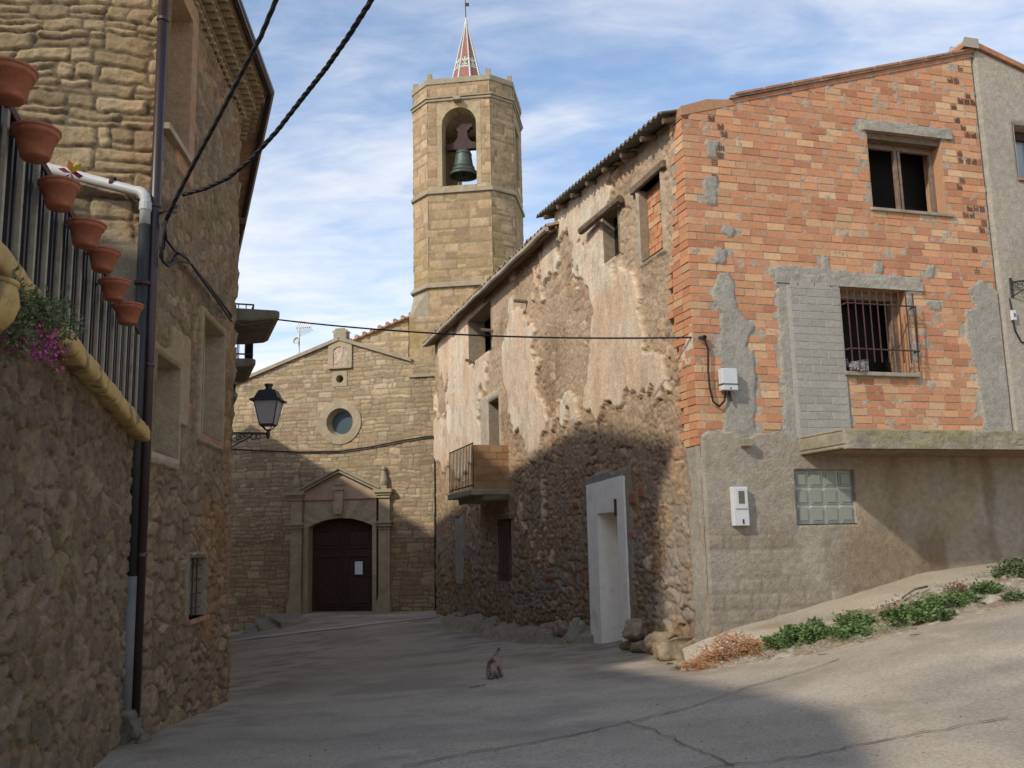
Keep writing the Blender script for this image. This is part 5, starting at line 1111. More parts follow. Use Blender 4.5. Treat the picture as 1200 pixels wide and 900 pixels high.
# sticker on the uppermost pot (a part of that pot only)
mb = MB(); th0 = math.radians(72)
vs = []
for i in range(5):
    for zz_ in (.085, .135): a = th0+(i-2)*.09; r_ = .113 + (zz_-.085)*.25+.0015; vs.append((r_*math.cos(a), r_*math.sin(a), zz_))
mb.add(vs, [(2*i, 2*i+2, 2*i+3, 2*i+1) for i in range(4)]); stk = mb.build('sticker', MT['paper']); stk.parent = POTS[0]
# pinwheel
q = TW.pt(*TW.hit(84, 203, .2), .2)
pw = thing('pinwheel', 'tiny yellow, pink and green pinwheel in a hanging pot', 'pinwheel', q)
mb = MB(); mb.tube([q, q+Vector((0, 0, -.12))], .004, 5); mb.build('stick', MT['pvcw'], pw)
for k, col in enumerate([(.62, .42, .02), (.6, .2, .02), (.5, .04, .12), (.02, .22, .14), (.62, .45, .03), (.5, .05, .15)]):
    a = 2*PI*k/6+.4; mb = MB(); d_ = Vector((math.cos(a), 0, math.sin(a))); e_ = Vector((math.cos(a+.75), 0, math.sin(a+.75)))
    mb.add([q, q+d_*.06, q+d_*.05+e_*.04+Vector((0, -.015, 0)), q+e_*.035+Vector((0, -.02, 0))], [(0, 1, 2, 3)]); mb.build('blade', mat('pinwheel_%d' % k, col, rough=.5, var=.05, bump=0), pw)
# pink flowers in ochre planter on the coping
def leafmesh(mb, p, d, s, w=.45):
    d = d.normalized(); sd = d.cross(Vector((random.uniform(-1, 1), random.uniform(-1, 1), random.uniform(-1, 1)))).normalized()*s*w; n = d.cross(sd).normalized()*s*.12
    mb.add([p, p+d*s*.5+sd*.5+n, p+d*s, p+d*s*.5-sd*.5+n], [(0, 1, 2, 3)])
def foliage(n, c, R, s, lobes=6, seed=1, down=0., w=.45):
    random.seed(seed); mb = MB(); c = Vector(c); L = [(c+Vector((random.uniform(-.7, .7)*R[0], random.uniform(-.7, .7)*R[1], random.uniform(-.7, .7)*R[2])), random.uniform(.3, .6)) for _ in range(lobes)]
    for _ in range(n):
        lc, lr = random.choice(L); d = Vector((random.gauss(0, 1), random.gauss(0, 1), random.gauss(0, 1))).normalized(); rr_ = lr*random.random()**.45
        p = lc + Vector((d.x*R[0]*rr_, d.y*R[1]*rr_, d.z*R[2]*rr_)); leafmesh(mb, p, d+Vector((0, 0, .5-down))+Vector((random.uniform(-.6, .6), random.uniform(-.6, .6), random.uniform(-.4, .6))), s*random.uniform(.6, 1.3), w)
    return mb
uq, zq = TW.hit(-12, 355, .12); pc = TW.pt(uq+.05, zq, .12)
fp = thing('flowering_plant', 'trailing plant with magenta pink flowers spilling from a planter on the coping', 'plant', pc)
uq, zq = TW.hit(36, 375, .15); fc = TW.pt(uq, zq, .15)
foliage(1500, fc, (.13, .42, .24), .035, 14, 3, .4).build('leaves', MT['leaf2'], fp)
foliage(380, fc+Vector((.03, .05, -.06)), (.12, .36, .17), .022, 26, 8, .2, .9).build('flowers', MT['petal'], fp)
pl = thing('planter', 'rounded ochre planter on the terrace coping at the left frame edge', 'planter', pc)
mb = MB(); mb.lathe(pc-Vector((0, 0, .14)), [(.001, 0), (.08, 0), (.12, .05), (.145, .12), (.135, .19), (.125, .22), (.105, .22), (.10, .17), (.001, .17)], 24); mb.build('bowl', MT['ochre'], pl, smooth=True)
mb = MB(); mb.lathe(pc-Vector((0, 0, .14)), [(.12, .21), (.138, .215), (.138, .235), (.11, .235)], 24); mb.build('rim', MT['ochre'], pl, smooth=True)

# ================================================================== UNSEEN HOUSE added on the terrace to shade the foreground
th = thing('added_shade_house', 'unseen rendered house added on the terrace left of the camera for its shade', 'house', (-8, 1, 3))
mb = MB(); HP = [(-5.0, 6.3), (-3.7, 2.6), (-5.6, -7), (-13, -7), (-13, 6.9)]
mb.prism(HP, -.5, 6.0); mb.build('wall', MT['render'], th)
mb = MB(); q_ = [(-4.8, 6.5), (-3.4, 2.5), (-5.4, -7.3), (-13.2, -7.3), (-13.2, 7.1)]; mb.add([(x, y, 6.0) for x, y in q_]+[(x, y, 6.08) for x, y in q_]+[(-9, 4.6, 9.4), (-9, -5, 9.4)], [(0, 1, 2, 3, 4), (0, 1, 6, 5), (1, 2, 7, 6), (2, 3, 8, 7), (3, 4, 9, 8), (4, 0, 5, 9), (5, 6, 11, 10), (6, 7, 11), (7, 8, 11), (8, 9, 10, 11), (9, 5, 10)]); mb.build('roof', MT['tile'], th)

# ================================================================== LAMPS
def lantern(loc, s, t):
    """four-sided lantern standing on its foot at loc"""
    x, y, z = loc
    def sq(r, h): return [Vector((x+a*r*s, y+b*r*s, z+h*s)) for a, b in ((-1, -1), (1, -1), (1, 1), (-1, 1))]
    mb = MB(); A = sq(.095, .12); B = sq(.165, .46); mb.add(A+B, [(0, 1, 5, 4), (1, 2, 6, 5), (2, 3, 7, 6), (3, 0, 4, 7), (3, 2, 1, 0)]); mb.build('glass', MT['frost'], t)
    mb = MB()
    for i in range(4): mb.tube([A[i], B[i]], .009*s, 5); mb.tube([A[i], A[(i+1) % 4]], .012*s, 5); mb.tube([B[i], B[(i+1) % 4]], .014*s, 5)
    for i in range(4): mb.tube([A[i], Vector((x, y, z+.02*s))], .008*s, 5)
    mb.lathe((x, y, z), [(.001, -.09*s), (.02*s, -.05*s), (.035*s, -.01*s), (.02*s, .03*s), (.012*s, .06*s)], 8); mb.build('frame', MT['iron'], t)
    mb = MB(); P = [sq(.215, .45), sq(.205, .475), sq(.165, .49), sq(.115, .60), sq(.055, .62)]
    vs = [v for r in P for v in r]; mb.add(vs, [(4*j+i, 4*j+(i+1) % 4, 4*j+4+(i+1) % 4, 4*j+4+i) for j in range(4) for i in range(4)]+[(3, 2, 1, 0), (16, 17, 18, 19)])
    mb.lathe((x, y, z+.61*s), [(.045*s, 0), (.045*s, .06*s), (.06*s, .065*s), (.06*s, .09*s), (.001, .1*s)], 12); mb.build('hood', mat('lamp_hood', (.03, .033, .04), rough=.4, var=.15, bump=0), t)
def scroll_bracket(w, u, z, o1, s, t):
    mb = MB(); mb.tube([w.pt(u, z, 0), w.pt(u, z, o1)], .014, 6); mb.wbox(w, u-.02, u+.02, z-.22*s, z+.06*s, 0, .02)
    mb.tube([w.pt(u, z-.2*s, .02), w.pt(u, z-.13*s, o1*.25), w.pt(u, z-.06*s, o1*.5), w.pt(u, z-.01, o1*.62)], .010, 6)
    for (co_, cz_, r_) in ((.12, -.07, .05), (.22, -.06, .035), (.30, -.045, .028), (.62, -.05, .042), (.74, -.045, .035), (.4, -.03, .02)):
        mb.tube([w.pt(u, z+cz_*s+r_*s*math.sin(a_*.5), co_*o1+r_*s*math.cos(a_*.5)) for a_ in range(13)], .007, 5)
    mb.build('bracket', MT['iron'], t)
lampu = (13.3-LB.o.y)/LB.d.y
lp = LB.pt(lampu, 0, 0); tip = atY(314, 508, lp.y-.15); ol = (tip.xy-LB.o).dot(LB.n); ul = (tip.xy-LB.o).dot(LB.d)
sl1 = thing('street_lamp', 'black wrought iron wall lantern left of the church front, frosted glass', 'lamp', tip, 'wall lanterns of the street')
scroll_bracket(LB, ul, tip.z-.0, ol, 1.0, sl1); lantern((tip.x, tip.y, tip.z), 1.0, sl1)
u_, z_ = BRK.hit(1181, 334); sl2 = thing('street_lamp', 'wall lantern on the grey rendered house, cut by the right edge', 'lamp', BRK.pt(u_, z_, .5), 'wall lanterns of the street')
LW = Wall(*BRK.pt(u_, 0, .05).xy, 73.5, 1)
ang = Wall(LW.o.x, LW.o.y, 73.5+0, 1); ang.n = (ang.n+ang.d*1.1).normalized()
u2, z2 = 0, z_+.03
scroll_bracket(ang, 0, z_+.03, .62, 1.15, sl2); q = ang.pt(0, z_+.1, .62); lantern((q.x, q.y, q.z+.02), 1.1, sl2)

# ================================================================== BOXES
def boxpt(px, py): return BRK.hit(px, py, .05)
eb = thing('electric_box', 'white electric junction box on the bricks where the street wire ends', 'box', BRK.pt(.35, 3.6, .06))
mb = MB(); mb.wbox(BRK, .25, .49, 3.64, 3.95, .03, .15); mb.build('housing', MT['plastic'], eb, bevel=.012)
mb = MB(); mb.wbox(BRK, .238, .502, 3.72, 3.735, .03, .157); mb.wbox(BRK, .36, .38, 3.66, 3.68, .15, .156); mb.build('lid_seam', MT['slate'], eb)
mb = MB(); mb.tube([BRK.pt(.38, 3.64, .08), BRK.pt(.40, 3.5, .08)], .018, 6); mb.tube([BRK.pt(.32, 3.64, .08), BRK.pt(.33, 3.58, .08)], .014, 6); mb.build('cable_gland', MT['cable'], eb)
me_ = thing('meter_box', 'tall white meter box with small window on the grey render', 'box', BRK.pt(.43, 1.8, .06))
mb = MB(); mb.wbox(BRK, .31, .545, 1.78, 2.31, .05, .14); mb.build('housing', MT['plastic'], me_, bevel=.012)
mb = MB(); mb.wbox(BRK, .335, .525, 2.01, 2.29, .14, .155); mb.build('upper_lid', MT['plastic'], me_, bevel=.006)
mb = MB(); mb.wbox(BRK, .385, .475, 2.08, 2.25, .155, .159); mb.build('window', MT['lidgrey'], me_)
mb = MB(); mb.wbox(BRK, .435, .455, 1.81, 1.87, .14, .148); mb.build('lock', MT['iron'], me_)
u_, z_ = BRK.hit(1186, 370, .05)
jb = thing('switch_box', 'tiny white box under the lamp bracket on the rendered house', 'box', BRK.pt(u_, z_, .06))
mb = MB(); mb.wbox(BRK, u_-.04, u_+.04, z_-.08, z_+.08, .05, .10); mb.build('housing', MT['plastic'], jb, bevel=.008)
mb = MB(); mb.wbox(BRK, u_-.012, u_+.02, z_-.03, z_+.03, .10, .103); mb.build('label_plate', MT['slate'], jb)
mb = MB(); mb.tube([BRK.pt(u_-.02, z_+.28, .06), BRK.pt(u_, z_+.08, .06)], .01, 6); mb.tube([BRK.pt(u_, z_-.08, .06), BRK.pt(u_+.02, z_-.25, .06), BRK.pt(u_+.12, z_-.42, .06), BRK.pt(u_+.3, z_-.45, .06), BRK.pt(u_+1.2, z_-.42, .06)], .013, 6)
tag(mb.build('lamp_cable', MT['cable']), 'black cable below the small white box on the rendered house', 'cable')

# ================================================================== CABLES
def sag(a, b, s, n=24): return [a.lerp(b, k/n) - Vector((0, 0, s*4*(k/n)*(1-k/n))) for k in range(n+1)]
def twisted(name, pts, R, r, label, m, pitch=.25, strands=3):
    mb = MB(); L = 0; P = [Vector(p) for p in pts]
    fine = []
    for i in range(len(P)-1):
        k = max(1, int((P[i+1]-P[i]).length/(pitch/6)))
        for j in range(k): fine.append(P[i].lerp(P[i+1], j/k))
    fine.append(P[-1])
    for s_ in range(strands):
        q = []; L = 0
        for i, p in enumerate(fine):
            if i: L += (p-fine[i-1]).length
            t = (fine[min(i+1, len(fine)-1)]-fine[max(i-1, 0)]).normalized(); a = t.cross(Vector((0, 0, 1))).normalized(); b = t.cross(a); an_ = 2*PI*(L/pitch+s_/strands); q.append(p+(a*math.cos(an_)+b*math.sin(an_))*R)
        mb.tube(q, r, 6)
    return tag(mb.build(name, m, smooth=True), label, 'cable')
A1_ = LH.pt(*LH.hit(190, 292, .1), .1)
def curve_px(pts): return [atY(px, py, Y) for px, py, Y in pts]
ext = lambda P: P + [P[-1]+(P[-1]-P[-2]).normalized()*k for k in (2., 4.5, 7.5)]
ptsA = curve_px([(191, 292, 9.2), (193, 262, 9.0), (205, 235, 8.7), (228, 190, 8.4), (256, 138, 8.0), (284, 84, 7.6), (306, 42, 7.3), (326, -6, 7.0), (340, -40, 6.8)])
twisted('overhead_cable', ext(ptsA), .007, .015, 'thick straight black cable rising steeply from the left house', MT['cable'], .4, 3)
ptsB = curve_px([(214, 228, 9.1), (240, 221, 9.0), (268, 208, 8.8), (295, 186, 8.6), (325, 153, 8.3), (352, 118, 8.0), (382, 80, 7.6), (410, 40, 7.2), (434, 2, 6.9), (456, -38, 6.6)])
twisted('overhead_cable', ext(ptsB), .010, .0145, 'thick twisted black cable curving up beside the steep one', MT['cable'], .3, 3)
# bundle on the wall
def lhp(px, py, o=.1): return LH.pt(*LH.hit(px, py, o), o)
mb = MB()
paths = [[(190, 290), (188, 300), (192, 308), (201, 307), (207, 298), (214, 297), (226, 312), (240, 328), (254, 346), (266, 362), (271, 372)],
         [(193, 262), (195, 280), (204, 292), (218, 301), (232, 318), (246, 336), (260, 354), (271, 368)],
         [(208, 240), (196, 250), (190, 275), (190, 303), (197, 310), (208, 303), (224, 307), (240, 330), (256, 352), (271, 374)]]
for i, P in enumerate(paths): mb.tube([lhp(a, b+i, .09+.02*i) for a, b in P], .014, 6)
e0 = lhp(271, 370, .1); 
tag(mb.build('cable_bundle', MT['cable'], smooth=True), 'looped bundle of black cables descending across the left stone wall', 'cables')
mb = MB(); mb.tube([lhp(205, 240, .0), lhp(205, 240, .16)], .015, 6); mb.tube([lhp(188, 250, .0), lhp(192, 248, .14), lhp(206, 249, .16)], .012, 6); tag(mb.build('cable_hook', MT['rust']), 'iron cable hook on the left stone wall beside the downpipe', 'hook')
# wire across to the brick corner
ua = (15.6-LB.o.y)/LB.d.y
wa = LB.pt(ua, 5.5, .9); wb = BRK.pt(.06, BRK.hit(820, 396)[1], .06)
mb = MB(); mb.tube(sag(wa, wb, .12, 30), .013, 6); tag(mb.build('street_wire', MT['cable']), 'thin dark wire spanning the street from the bare balcony to the brick corner', 'cable')
mb = MB(); mb.tube([LB.pt(ua-.1, 5.5, .02), LB.pt(ua-.06, 5.35, .3), LB.pt(ua-.06, 5.42, .6), wa], .012, 6); mb.wbox(LB, ua-.04, ua+.04, 5.48, 5.58, .55, .66); tag(mb.build('anchor_cable', MT['slate']), 'short cable and clip under the bare balcony slab', 'cable')
mb = MB(); P = [(819, 396), (826, 398), (830, 410), (830, 435), (832, 455), (836, 471), (843, 476), (849, 470), (850, 462)]
mb.tube([BRK.pt(*BRK.hit(a, b, .06), .06) for a, b in P], .016, 6); mb.lathe(BRK.pt(.06, wb.z, .02), [(.03, 0), (.035, .03), (.02, .07)], 8, Vector((BRK.n.x, BRK.n.y, 0))); tag(mb.build('meter_cable', MT['cable'], smooth=True), 'black cable looping down the bricks into the white junction box', 'cable')

# ================================================================== APRON, BANK, ROCKS, WEEDS
zb_ = lambda u: np.interp(u, [-.8, 0, .2, .8, 2.2, 3.4, 5, 9], [.1, .36, .43, .53, .82, 1.08, 1.2, 1.4])
ap_o = lambda u: np.interp(u, [-.5, -.1, .3, 1.45, 2.2, 3.5, 9], [.1, .45, .95, 1.1, 1.25, 1.3, 1.3]); ap_z = lambda u: np.interp(u, [-.5, -.1, .3, 1.45, 2.2, 3.5, 6, 9], [.05, .15, .34, .64, .88, 1.03, 1.16, 1.3])
bk_o = lambda u: np.interp(u, [-.7, .22, .97, 2.33, 5, 9], [.5, 1.85, 2.42, 2.9, 3.2, 3.3])
us = np.linspace(-.5, 9, 300); vs_ = np.linspace(0, 1, 24); U, Vv = np.meshgrid(us, vs_)
O = ap_o(U)*Vv; Zp = zb_(U)+(ap_z(U)-zb_(U))*Vv**1.3 + .02*(fbm(U*3, O*3, 161, 3)-.5) - .06*sstep(.93, 1, Vv)
Vx = np.zeros(U.shape+(3,)); Vx[..., 0] = BRK.o.x+BRK.d.x*U+BRK.n.x*O; Vx[..., 1] = BRK.o.y+BRK.d.y*U+BRK.n.y*O; Vx[..., 2] = Zp
ca = np.ones_like(Vx)*C3(.42, .355, .26)*(.85+.3*fbm(U*2, O*3, 162, 4))[..., None]; ca = mixc(ca, np.ones_like(ca)*C3(.38, .24, .12), sstep(.6, .8, fbm(U*1.5, O*2, 163, 3))*.6)
tag(grid_mesh('apron', Vx, ca, np.ones((23, 299), bool), MT['ground']), kind='structure')
vs_ = np.linspace(0, 1, 60); us = np.linspace(-.75, 8, 420); U, Vv = np.meshgrid(us, vs_)
O0 = ap_o(U)-.06; O1 = bk_o(U)+.10*(fbm(U*4, U*0, 165, 3)-.5)*2; O = O0+(O1-O0)*Vv; xx = BRK.o.x+BRK.d.x*U+BRK.n.x*O; yy = BRK.o.y+BRK.d.y*U+BRK.n.y*O
ze = gz(xx, yy)+.012; Zp = lerp(ap_z(U)-.03, ze, sstep(0, 1, Vv)) + .10*np.sin(PI*Vv)*(fbm(U*3, O*3, 166, 4)) + .10*np.sin(PI*Vv)**.6*(fbm(U*11, O*11, 167, 5, .65)-.5)
Zp = np.where(Vv > .999, ze-.03, Zp); Vx = np.stack([xx, yy, Zp], -1)
ca = np.ones_like(Vx)*C3(.34, .265, .18)*(.75+.5*fbm(U*6, O*6, 168, 4, .6))[..., None]; ca = mixc(ca, np.ones_like(ca)*C3(.42, .37, .29), sstep(.55, .7, fbm(U*9, O*9, 169, 3)))
tag(grid_mesh('dirt_bank', Vx, ca, np.ones((59, 419), bool), MT['rock']), kind='structure')
def bank_pt(px, py):
    best = None
    for i in range(0, 60):
        for_ = None
    # nearest bank vertex in direction
    P = Vx.reshape(-1, 3); d = P-np.array(EYE); r = np.array(ray(px, py)); r = r/np.linalg.norm(r); k = d@r; e = np.linalg.norm(d-k[:, None]*r, axis=1); i = int(np.argmin(e)); return Vector(P[i])
def rock(name, c, r, seed, label, col=(.33, .28, .21), amp=.25, group=None, cat='rock', moss=False):
    mb = MB(); mb.blob(c, r, seed, 4, amp, col); o = mb.build(name, MT['rock'] if not moss else MT['lichen'], smooth=True); return tag(o, label, cat, group)
# rocks on the bank
for k, (px, py, r, lab) in enumerate([(1165, 703, .13, 'flat pale stone at the road edge right of the weeds'), (1140, 690, .10, 'light stone between the upper weeds'), (1142, 701, .14, 'sunlit boulder above the flat pale stone'), (1185, 678, .2, 'broad sandy boulder near the upper right weeds'), (1108, 694, .12, 'grey stone among the weeds in the middle of the bank')]):
    p = bank_pt(px, py); rock('stone', p+Vector((0, 0, .0)), (r, r*.8, r*.45), 30+k, lab, (.42, .37, .29), .22, 'stones on the dirt bank')
random.seed(21); mb = MB()
for _ in range(900):
    u = random.uniform(-.4, 7.5); v = random.random(); i = int((u+.75)/8.75*419); j = int(v*59); p = Vector(Vx[j, i]); r = random.uniform(.008, .03) if random.random() < .9 else random.uniform(.03, .06)
    mb.blob(p, (r, r*.8, r*.6), random.randint(0, 99), 1, .3, tuple(np.array(random.choice([(.36, .3, .22), (.26, .2, .15), (.45, .4, .33)]))))
tag(mb.build('pebbles', MT['rock']), kind='stuff', label='pebbles and crumbs scattered over the dirt bank')
# weeds
def weed(c, R, n, seed, m, s=.03, stems=14):
    R = (R[0]*1.35, R[1]*1.25, R[2]); stems = 22
    random.seed(seed); mb = MB(); sm = MB(); c = Vector(c)
    for _ in range(stems*2):
        a = random.uniform(0, 2*PI); rr_ = random.random()**.75; b = c+Vector((math.cos(a)*R[0]*rr_, math.sin(a)*R[1]*rr_, -.02)); tp = b+Vector((random.uniform(-.06, .06), random.uniform(-.06, .06), R[2]*random.uniform(.5, 1.1)*(1-.4*rr_)))
        sm.tube([b, b.lerp(tp, .5)+Vector((random.uniform(-.02, .02), 0, 0)), tp], .003, 4)
        for k in range(n//(stems*2)):
            q = b.lerp(tp, random.uniform(.15, 1)); an_ = random.uniform(0, 2*PI); d = Vector((math.cos(an_), math.sin(an_), random.uniform(0, .9))); leafmesh(mb, q+d*random.uniform(0, .035), d, s*random.uniform(.6, 1.4), .5)
    return mb, sm
wl = [((918, 752), (.17, .2, .16), 1500, 'leaf', 'low green weed clump at the left beside the dry stalks'), ((952, 742), (.28, .25, .24), 3600, 'leaf', 'bushy green weed clump right of the dry stalk pile'), ((1000, 742), (.2, .2, .14), 1500, 'leaf', 'sprawling green weed in the middle of the bank'), ((1003, 728), (.16, .16, .19), 1300, 'leaf', 'taller green weed against the pale apron in the middle'),
      ((1078, 722), (.3, .24, .22), 3400, 'leaf', 'largest dense green weed clump at the road edge on the right'), ((1120, 704), (.22, .2, .18), 1700, 'leaf', 'green weed below the grey stone on the bank'), ((1158, 692), (.12, .12, .17), 800, 'leaf', 'upright green weed behind the flat pale stone'), ((1192, 664), (.24, .22, .28), 1800, 'leaf2', 'olive shrub on the bank at the right edge'),
      ((1051, 718), (.18, .16, .26), 700, 'dryleaf', 'brown withered weed left of the largest green clump'), ((1126, 690), (.14, .12, .18), 420, 'dryleaf', 'brown withered weed beside the boulders'), ((1188, 700), (.08, .08, .12), 300, 'leaf2', 'small weed at the road edge near the right frame edge')]
for k, ((px, py), R, n, mk, lab) in enumerate(wl):
    R = (R[0], R[1], R[2]*1.0); p = bank_pt(px, py+R[2]*25); w_ = thing('weed', lab, 'weed', p, 'weeds on the dirt bank'); a, b = weed(p, R, n, 50+k, MT[mk], .045 if mk != 'dryleaf' else .03, 16)
    a.build('leaves', MT[mk], w_); b.build('stems', MT['dry' if mk == 'dryleaf' else 'leaf'], w_)
mb = MB()
for k_, (px, py) in enumerate(((900, 762), (930, 760), (960, 757), (985, 752), (1010, 750), (1030, 742), (1048, 738), (1065, 732), (1098, 722), (1118, 700), (1135, 698), (1150, 705), (1175, 692), (1110, 684), (1160, 672), (1080, 700), (1010, 722))):
    f_ = foliage(190, bank_pt(px, py)+Vector((0, 0, .02)), (.26, .2, .03+.03*(k_ % 3)), .024, 12, 60+k_, w=.4); mb.add(f_.v, f_.f)
tag(mb.build('ground_weeds', MT['leaf']), kind='stuff', label='sparse small ground cover along the road edge')
# dry stalk pile
random.seed(9); mb = MB(); c0 = bank_pt(852, 768)
for _ in range(520):
    t = random.random(); p = bank_line = Vector((lerp(2.15, 3.02, t), lerp(12.35, 12.15, t), 0)); p.x += random.gauss(0, .09); p.y += random.gauss(0, .13)
    hz = .30*math.exp(-((t-.62)/.33)**2); p.z = max(g1(p.x, p.y), lerp(.02, .22, t)) + random.random()*hz
    a = random.uniform(0, PI); L = random.uniform(.06, .22); d = Vector((math.cos(a), math.sin(a), random.uniform(-.45, .55)))*L; b_ = Vector((random.uniform(-.03, .03), random.uniform(-.03, .03), random.uniform(-.02, .05)))
    mb.tube([p-d/2, p+b_, p+d/2], random.uniform(.003, .006), 4, cap=False)
tag(mb.build('dry_stalks', MT['dry']), kind='stuff', label='heap of dry orange brown stalks at the foot of the house corner')
# stick lying on the bank
a, b = bank_pt(1058, 706), bank_pt(1086, 692); mb = MB(); mb.tube([a+Vector((0, 0, .06)), a.lerp(b, .5)+Vector((0, 0, .1)), b+Vector((0, 0, .07))], .014, 6); tag(mb.build('stick', MT['wood_old'], smooth=True), 'thin dark stick lying across the dirt bank', 'stick')
# small debris on the road
mb = MB(); random.seed(33); 
for px, py in ((555, 806), (563, 804), (1170, 708), (1155, 712), (1073, 745), (965, 768)): p = gpix(px, py); mb.tube([p+Vector((-.06, .01, .008)), p+Vector((.07, .03, .012))], .006, 4)
for _ in range(160): p = gpix(random.uniform(300, 1190), random.uniform(770, 895)); r = random.uniform(.003, .009); mb.blob(p, (r, r, r*.6), 3, 1, .2)
tag(mb.build('road_litter', MT['dryleaf']), kind='stuff', label='twigs and grit scattered on the concrete road')
# bedrock ledge and boulders along the foot of the old wall
LU = np.linspace(4.3, 15.5, 420); LV = np.linspace(0, 1, 50); U, Vv = np.meshgrid(LU, LV)
wd = np.interp(U, [4.3, 5., 7, 9, 12, 14.5, 15.5], [.15, .5, .8, .95, 1.05, .8, .1])*(.8+.4*fbm(U*.9, U*0, 171, 3)); O = .0+wd*Vv
xx = OLD.o.x+OLD.d.x*U+OLD.n.x*O; yy = OLD.o.y+OLD.d.y*U+OLD.n.y*O
hh = .20*(.6+.7*fbm(U*.9, O*1.4, 172, 4)); st_ = np.where(fbm(U*1.1, O*2.2, 173, 3) > .5, 1., .6); Zp = gz(xx, yy)-.02 + hh*st_*(1-sstep(.72+.2*(fbm(U*3, U*0, 174, 3)-.5), .98, Vv)) + .03*(fbm(U*6, O*6, 175, 4)-.5) + .12*(1-Vv)*sstep(.3, .7, fbm(U*1.3, O, 176, 2))
Zp = np.where(Vv > .99, gz(xx, yy)-.05, Zp)
ca = np.ones(U.shape+(3,))*C3(.35, .275, .185)*(.75+.5*fbm(U*4, O*5, 177, 4, .6))[..., None]; ca = mixc(ca, np.ones_like(ca)*C3(.23, .20, .12), sstep(.58, .7, fbm(U*2, O*2, 178, 3))*.4)
tag(grid_mesh('rock_ledge', np.stack([xx, yy, Zp], -1), ca, np.ones((49, 419), bool), MT['rock']), kind='structure')
def oldrock(t, o, up, r, seed, lab, moss=False): q = OLD.pt(t, 0, o); q.z = g1(q.x, q.y)+up; return rock('boulder', q, r, seed, lab, (.37, .28, .18), .3, 'boulders at the foot of the old wall', 'boulder', moss)
oldrock(5.0, .10, .18, (.28, .36, .27), 61, 'mossy green boulder left of the white doorway', True); oldrock(5.75, .12, .16, (.24, .3, .24), 62, 'brown boulder left of the mossy one'); oldrock(6.7, .12, .14, (.22, .3, .2), 63, 'low rounded boulder further left along the wall foot')
oldrock(2.25, .14, .28, (.30, .32, .17), 64, 'capping boulder right of the white doorway'); oldrock(2.5, .16, .06, (.16, .16, .15), 65, 'small dark stone under the capping boulder'); oldrock(1.95, .18, .05, (.2, .2, .15), 66, 'low stone beside the doorway boulder'); oldrock(1.35, .16, .12, (.28, .34, .2), 67, 'wide low boulder between doorway and corner'); oldrock(.75, .18, .10, (.32, .3, .22), 68, 'boulder at the foot of the house corner')
# doorstep ramp
mb = MB(); P = [(OLD.pt(4.9, 0, 0)), OLD.pt(4.6, 0, .7), OLD.pt(3.8, 0, 1.15), OLD.pt(2.8, 0, 1.05), OLD.pt(2.1, 0, .55), OLD.pt(1.9, 0, 0)]
vt = []; 
n = 10
for i in range(n+1):
    k = i/n
    for p in P:
        q = OLD.pt(3.5, 0, 0).lerp(p, 1) if 0 else p.copy(); base_ = OLD.pt((p.xy-OLD.o).dot(OLD.d), 0, 0); q = base_.lerp(p, k); zt_ = -.235; q.z = lerp(zt_, g1(q.x, q.y)-.01, k**2.2); vt.append(q)
m_ = len(P); mb.add(vt, [(i*m_+j, i*m_+j+1, (i+1)*m_+j+1, (i+1)*m_+j) for i in range(n) for j in range(m_-1)], (.30, .265, .21)); tag(mb.build('door_ramp', MT['rock'], smooth=True), kind='structure')

# ================================================================== CATS
def fur(name, pal, sc=7.):
    m = bpy.data.materials.new(name); m.use_nodes = True; t = m.node_tree; b = t.nodes['Principled BSDF']; b.inputs['Roughness'].default_value = .9
    tcn = nd(t, 'ShaderNodeTexCoord'); n = nd(t, 'ShaderNodeTexNoise'); n.inputs['Scale'].default_value = sc; n.inputs['Detail'].default_value = 3; t.links.new(tcn.outputs['Object'], n.inputs[0])
    r = nd(t, 'ShaderNodeValToRGB'); r.color_ramp.elements[0].position = .36; r.color_ramp.elements[0].color = (*pal[0], 1); r.color_ramp.elements[1].position = .66; r.color_ramp.elements[1].color = (*pal[-1], 1)
    for i, c_ in enumerate(pal[1:-1]): e = r.color_ramp.elements.new(.44+.09*i); e.color = (*c_, 1)
    t.links.new(n.outputs[0], r.inputs[0]); t.links.new(r.outputs[0], b.inputs['Base Color'])
    nb_ = nd(t, 'ShaderNodeTexNoise'); nb_.inputs['Scale'].default_value = 160; bp = nd(t, 'ShaderNodeBump'); bp.inputs['Strength'].default_value = .6; bp.inputs['Distance'].default_value = .01; t.links.new(tcn.outputs['Object'], nb_.inputs[0]); t.links.new(nb_.outputs[0], bp.inputs['Height']); t.links.new(bp.outputs[0], b.inputs['Normal']); return m
g0 = gpix(578, 795)
FUR1 = fur('calico_fur', [(.06, .045, .035), (.17, .12, .09), (.30, .21, .15), (.16, .13, .11)], 9)
cat = thing('cat', 'grey brown cat sitting on the road with its back to us', 'cat', g0)
X0 = Vector((1, .25, 0)).normalized(); 
def J(a, b, z, r): p = g0 + X0*a + Vector((-X0.y, X0.x, 0))*b; return (p.x, p.y, g0.z+z, r*1.25)
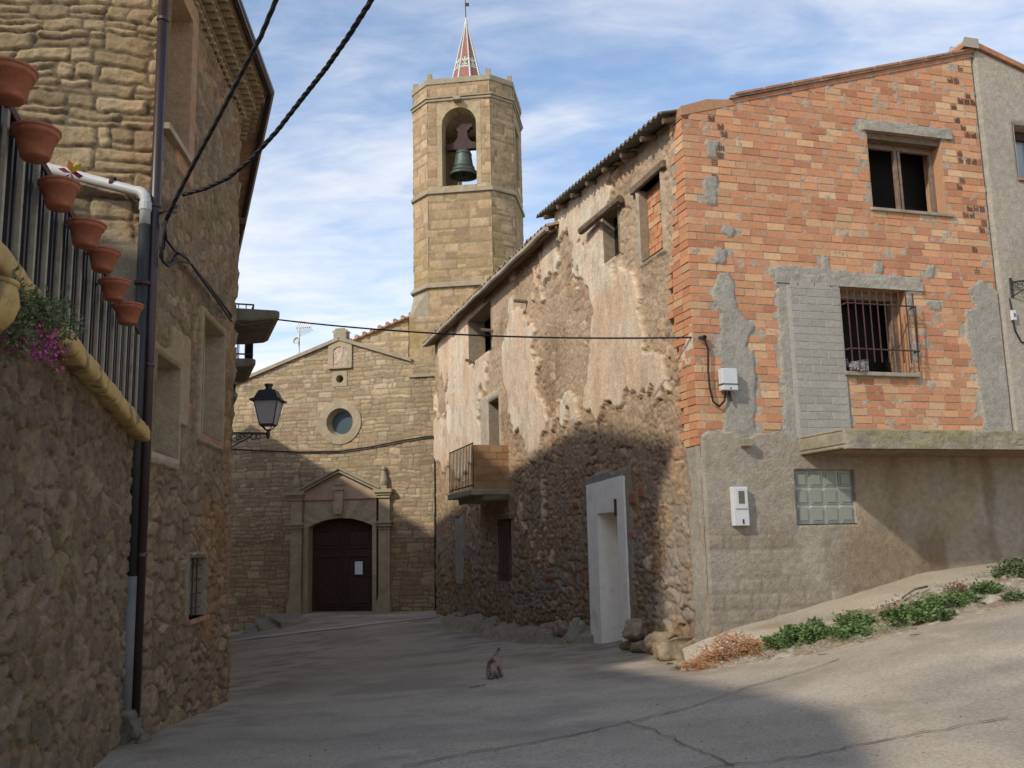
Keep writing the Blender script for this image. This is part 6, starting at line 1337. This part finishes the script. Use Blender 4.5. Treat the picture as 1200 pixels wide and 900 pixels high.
# faces right and away; haunch left
js = [J(-.02, 0, .10, .085), J(.0, .0, .17, .075), J(.05, .01, .24, .056), J(.085, .02, .29, .042), J(.10, .03, .335, .050), J(.145, .045, .325, .028),
      J(.075, .05, .14, .026), J(.095, .06, .07, .018), J(.10, .065, .012, .018), J(.085, -.03, .14, .026), J(.105, -.035, .07, .018), J(.11, -.035, .012, .018),
      J(-.01, .075, .06, .05), J(.06, .085, .02, .022), J(-.01, -.07, .06, .05), J(.06, -.085, .02, .022), J(-.08, -.03, .04, .022), J(-.05, -.12, .018, .016), J(.05, -.14, .015, .013)]
ed = [(0, 1), (1, 2), (2, 3), (3, 4), (4, 5), (2, 6), (6, 7), (7, 8), (2, 9), (9, 10), (10, 11), (0, 12), (12, 13), (0, 14), (14, 15), (0, 16), (16, 17), (17, 18)]
skin('body', js, ed, FUR1, cat)
mb = MB()
for s_ in (-1, 1):
    p = Vector(J(.09, .03+.028*s_, .365, 0)[:3]); mb.add([p+Vector((-.016, 0, 0)), p+Vector((.016, .004, 0)), p+Vector((0, .012, 0)), p+Vector((.0, .004*s_, .038))], [(0, 1, 3), (1, 2, 3), (2, 0, 3)])
mb.build('ears', FUR1, cat)
# tabby curled on the window sill
FUR2 = fur('tabby_fur', [(.07, .065, .06), (.16, .15, .14), (.24, .22, .20), (.12, .11, .10)], 16)
s0 = BRK.pt(2.50, 3.985, .0)
cb_ = thing('cat', 'grey tabby cat curled up on the barred window sill with ringed tail hanging over', 'cat', s0)
def K(u, o, z, r): p = BRK.pt(u, 3.98+z, o); return (p.x, p.y, p.z, r)
js = [K(2.58, .0, .10, .10), K(2.67, -.01, .095, .09), K(2.50, -.03, .08, .062), K(2.44, -.05, .10, .046), K(2.425, -.07, .155, .042), K(2.41, -.04, .15, .024),
      K(2.69, .02, .05, .035), K(2.62, .06, .03, .022), K(2.46, .03, .03, .024), K(2.40, .05, .02, .018), K(2.73, .0, .05, .03)]
skin('body', js, [(0, 1), (0, 2), (2, 3), (3, 4), (4, 5), (1, 6), (6, 7), (2, 8), (8, 9), (1, 10)], FUR2, cb_)
mb = MB()
for s_ in (-1, 1):
    p = Vector(K(2.425+.03*s_, -.08, .185, 0)[:3]); mb.add([p+Vector((-.018, 0, 0)), p+Vector((.018, 0, 0)), p+Vector((0, .014, 0)), p+Vector((0, 0, .04))], [(0, 1, 3), (1, 2, 3), (2, 0, 3)])
mb.build('ears', FUR2, cb_)
tp = [K(2.70, .05, .03, 0), K(2.62, .10, .02, 0), K(2.54, .12, .005, 0), K(2.46, .12, .03, 0), K(2.39, .11, .05, 0), K(2.36, .10, .07, 0)]
mb = MB(); P = [Vector(t[:3]) for t in tp]; k = 0
for i in range(len(P)-1):
    for j in range(3):
        a, b = P[i].lerp(P[i+1], j/3), P[i].lerp(P[i+1], (j+1.05)/3); c_ = (.07, .065, .06) if k % 2 else (.36, .34, .31); mb.tube([a, b], .016, 8, c_); k += 1
mb.build('tail', mat('tail_fur', attr=True, var=.05, bump=.1), cb_)
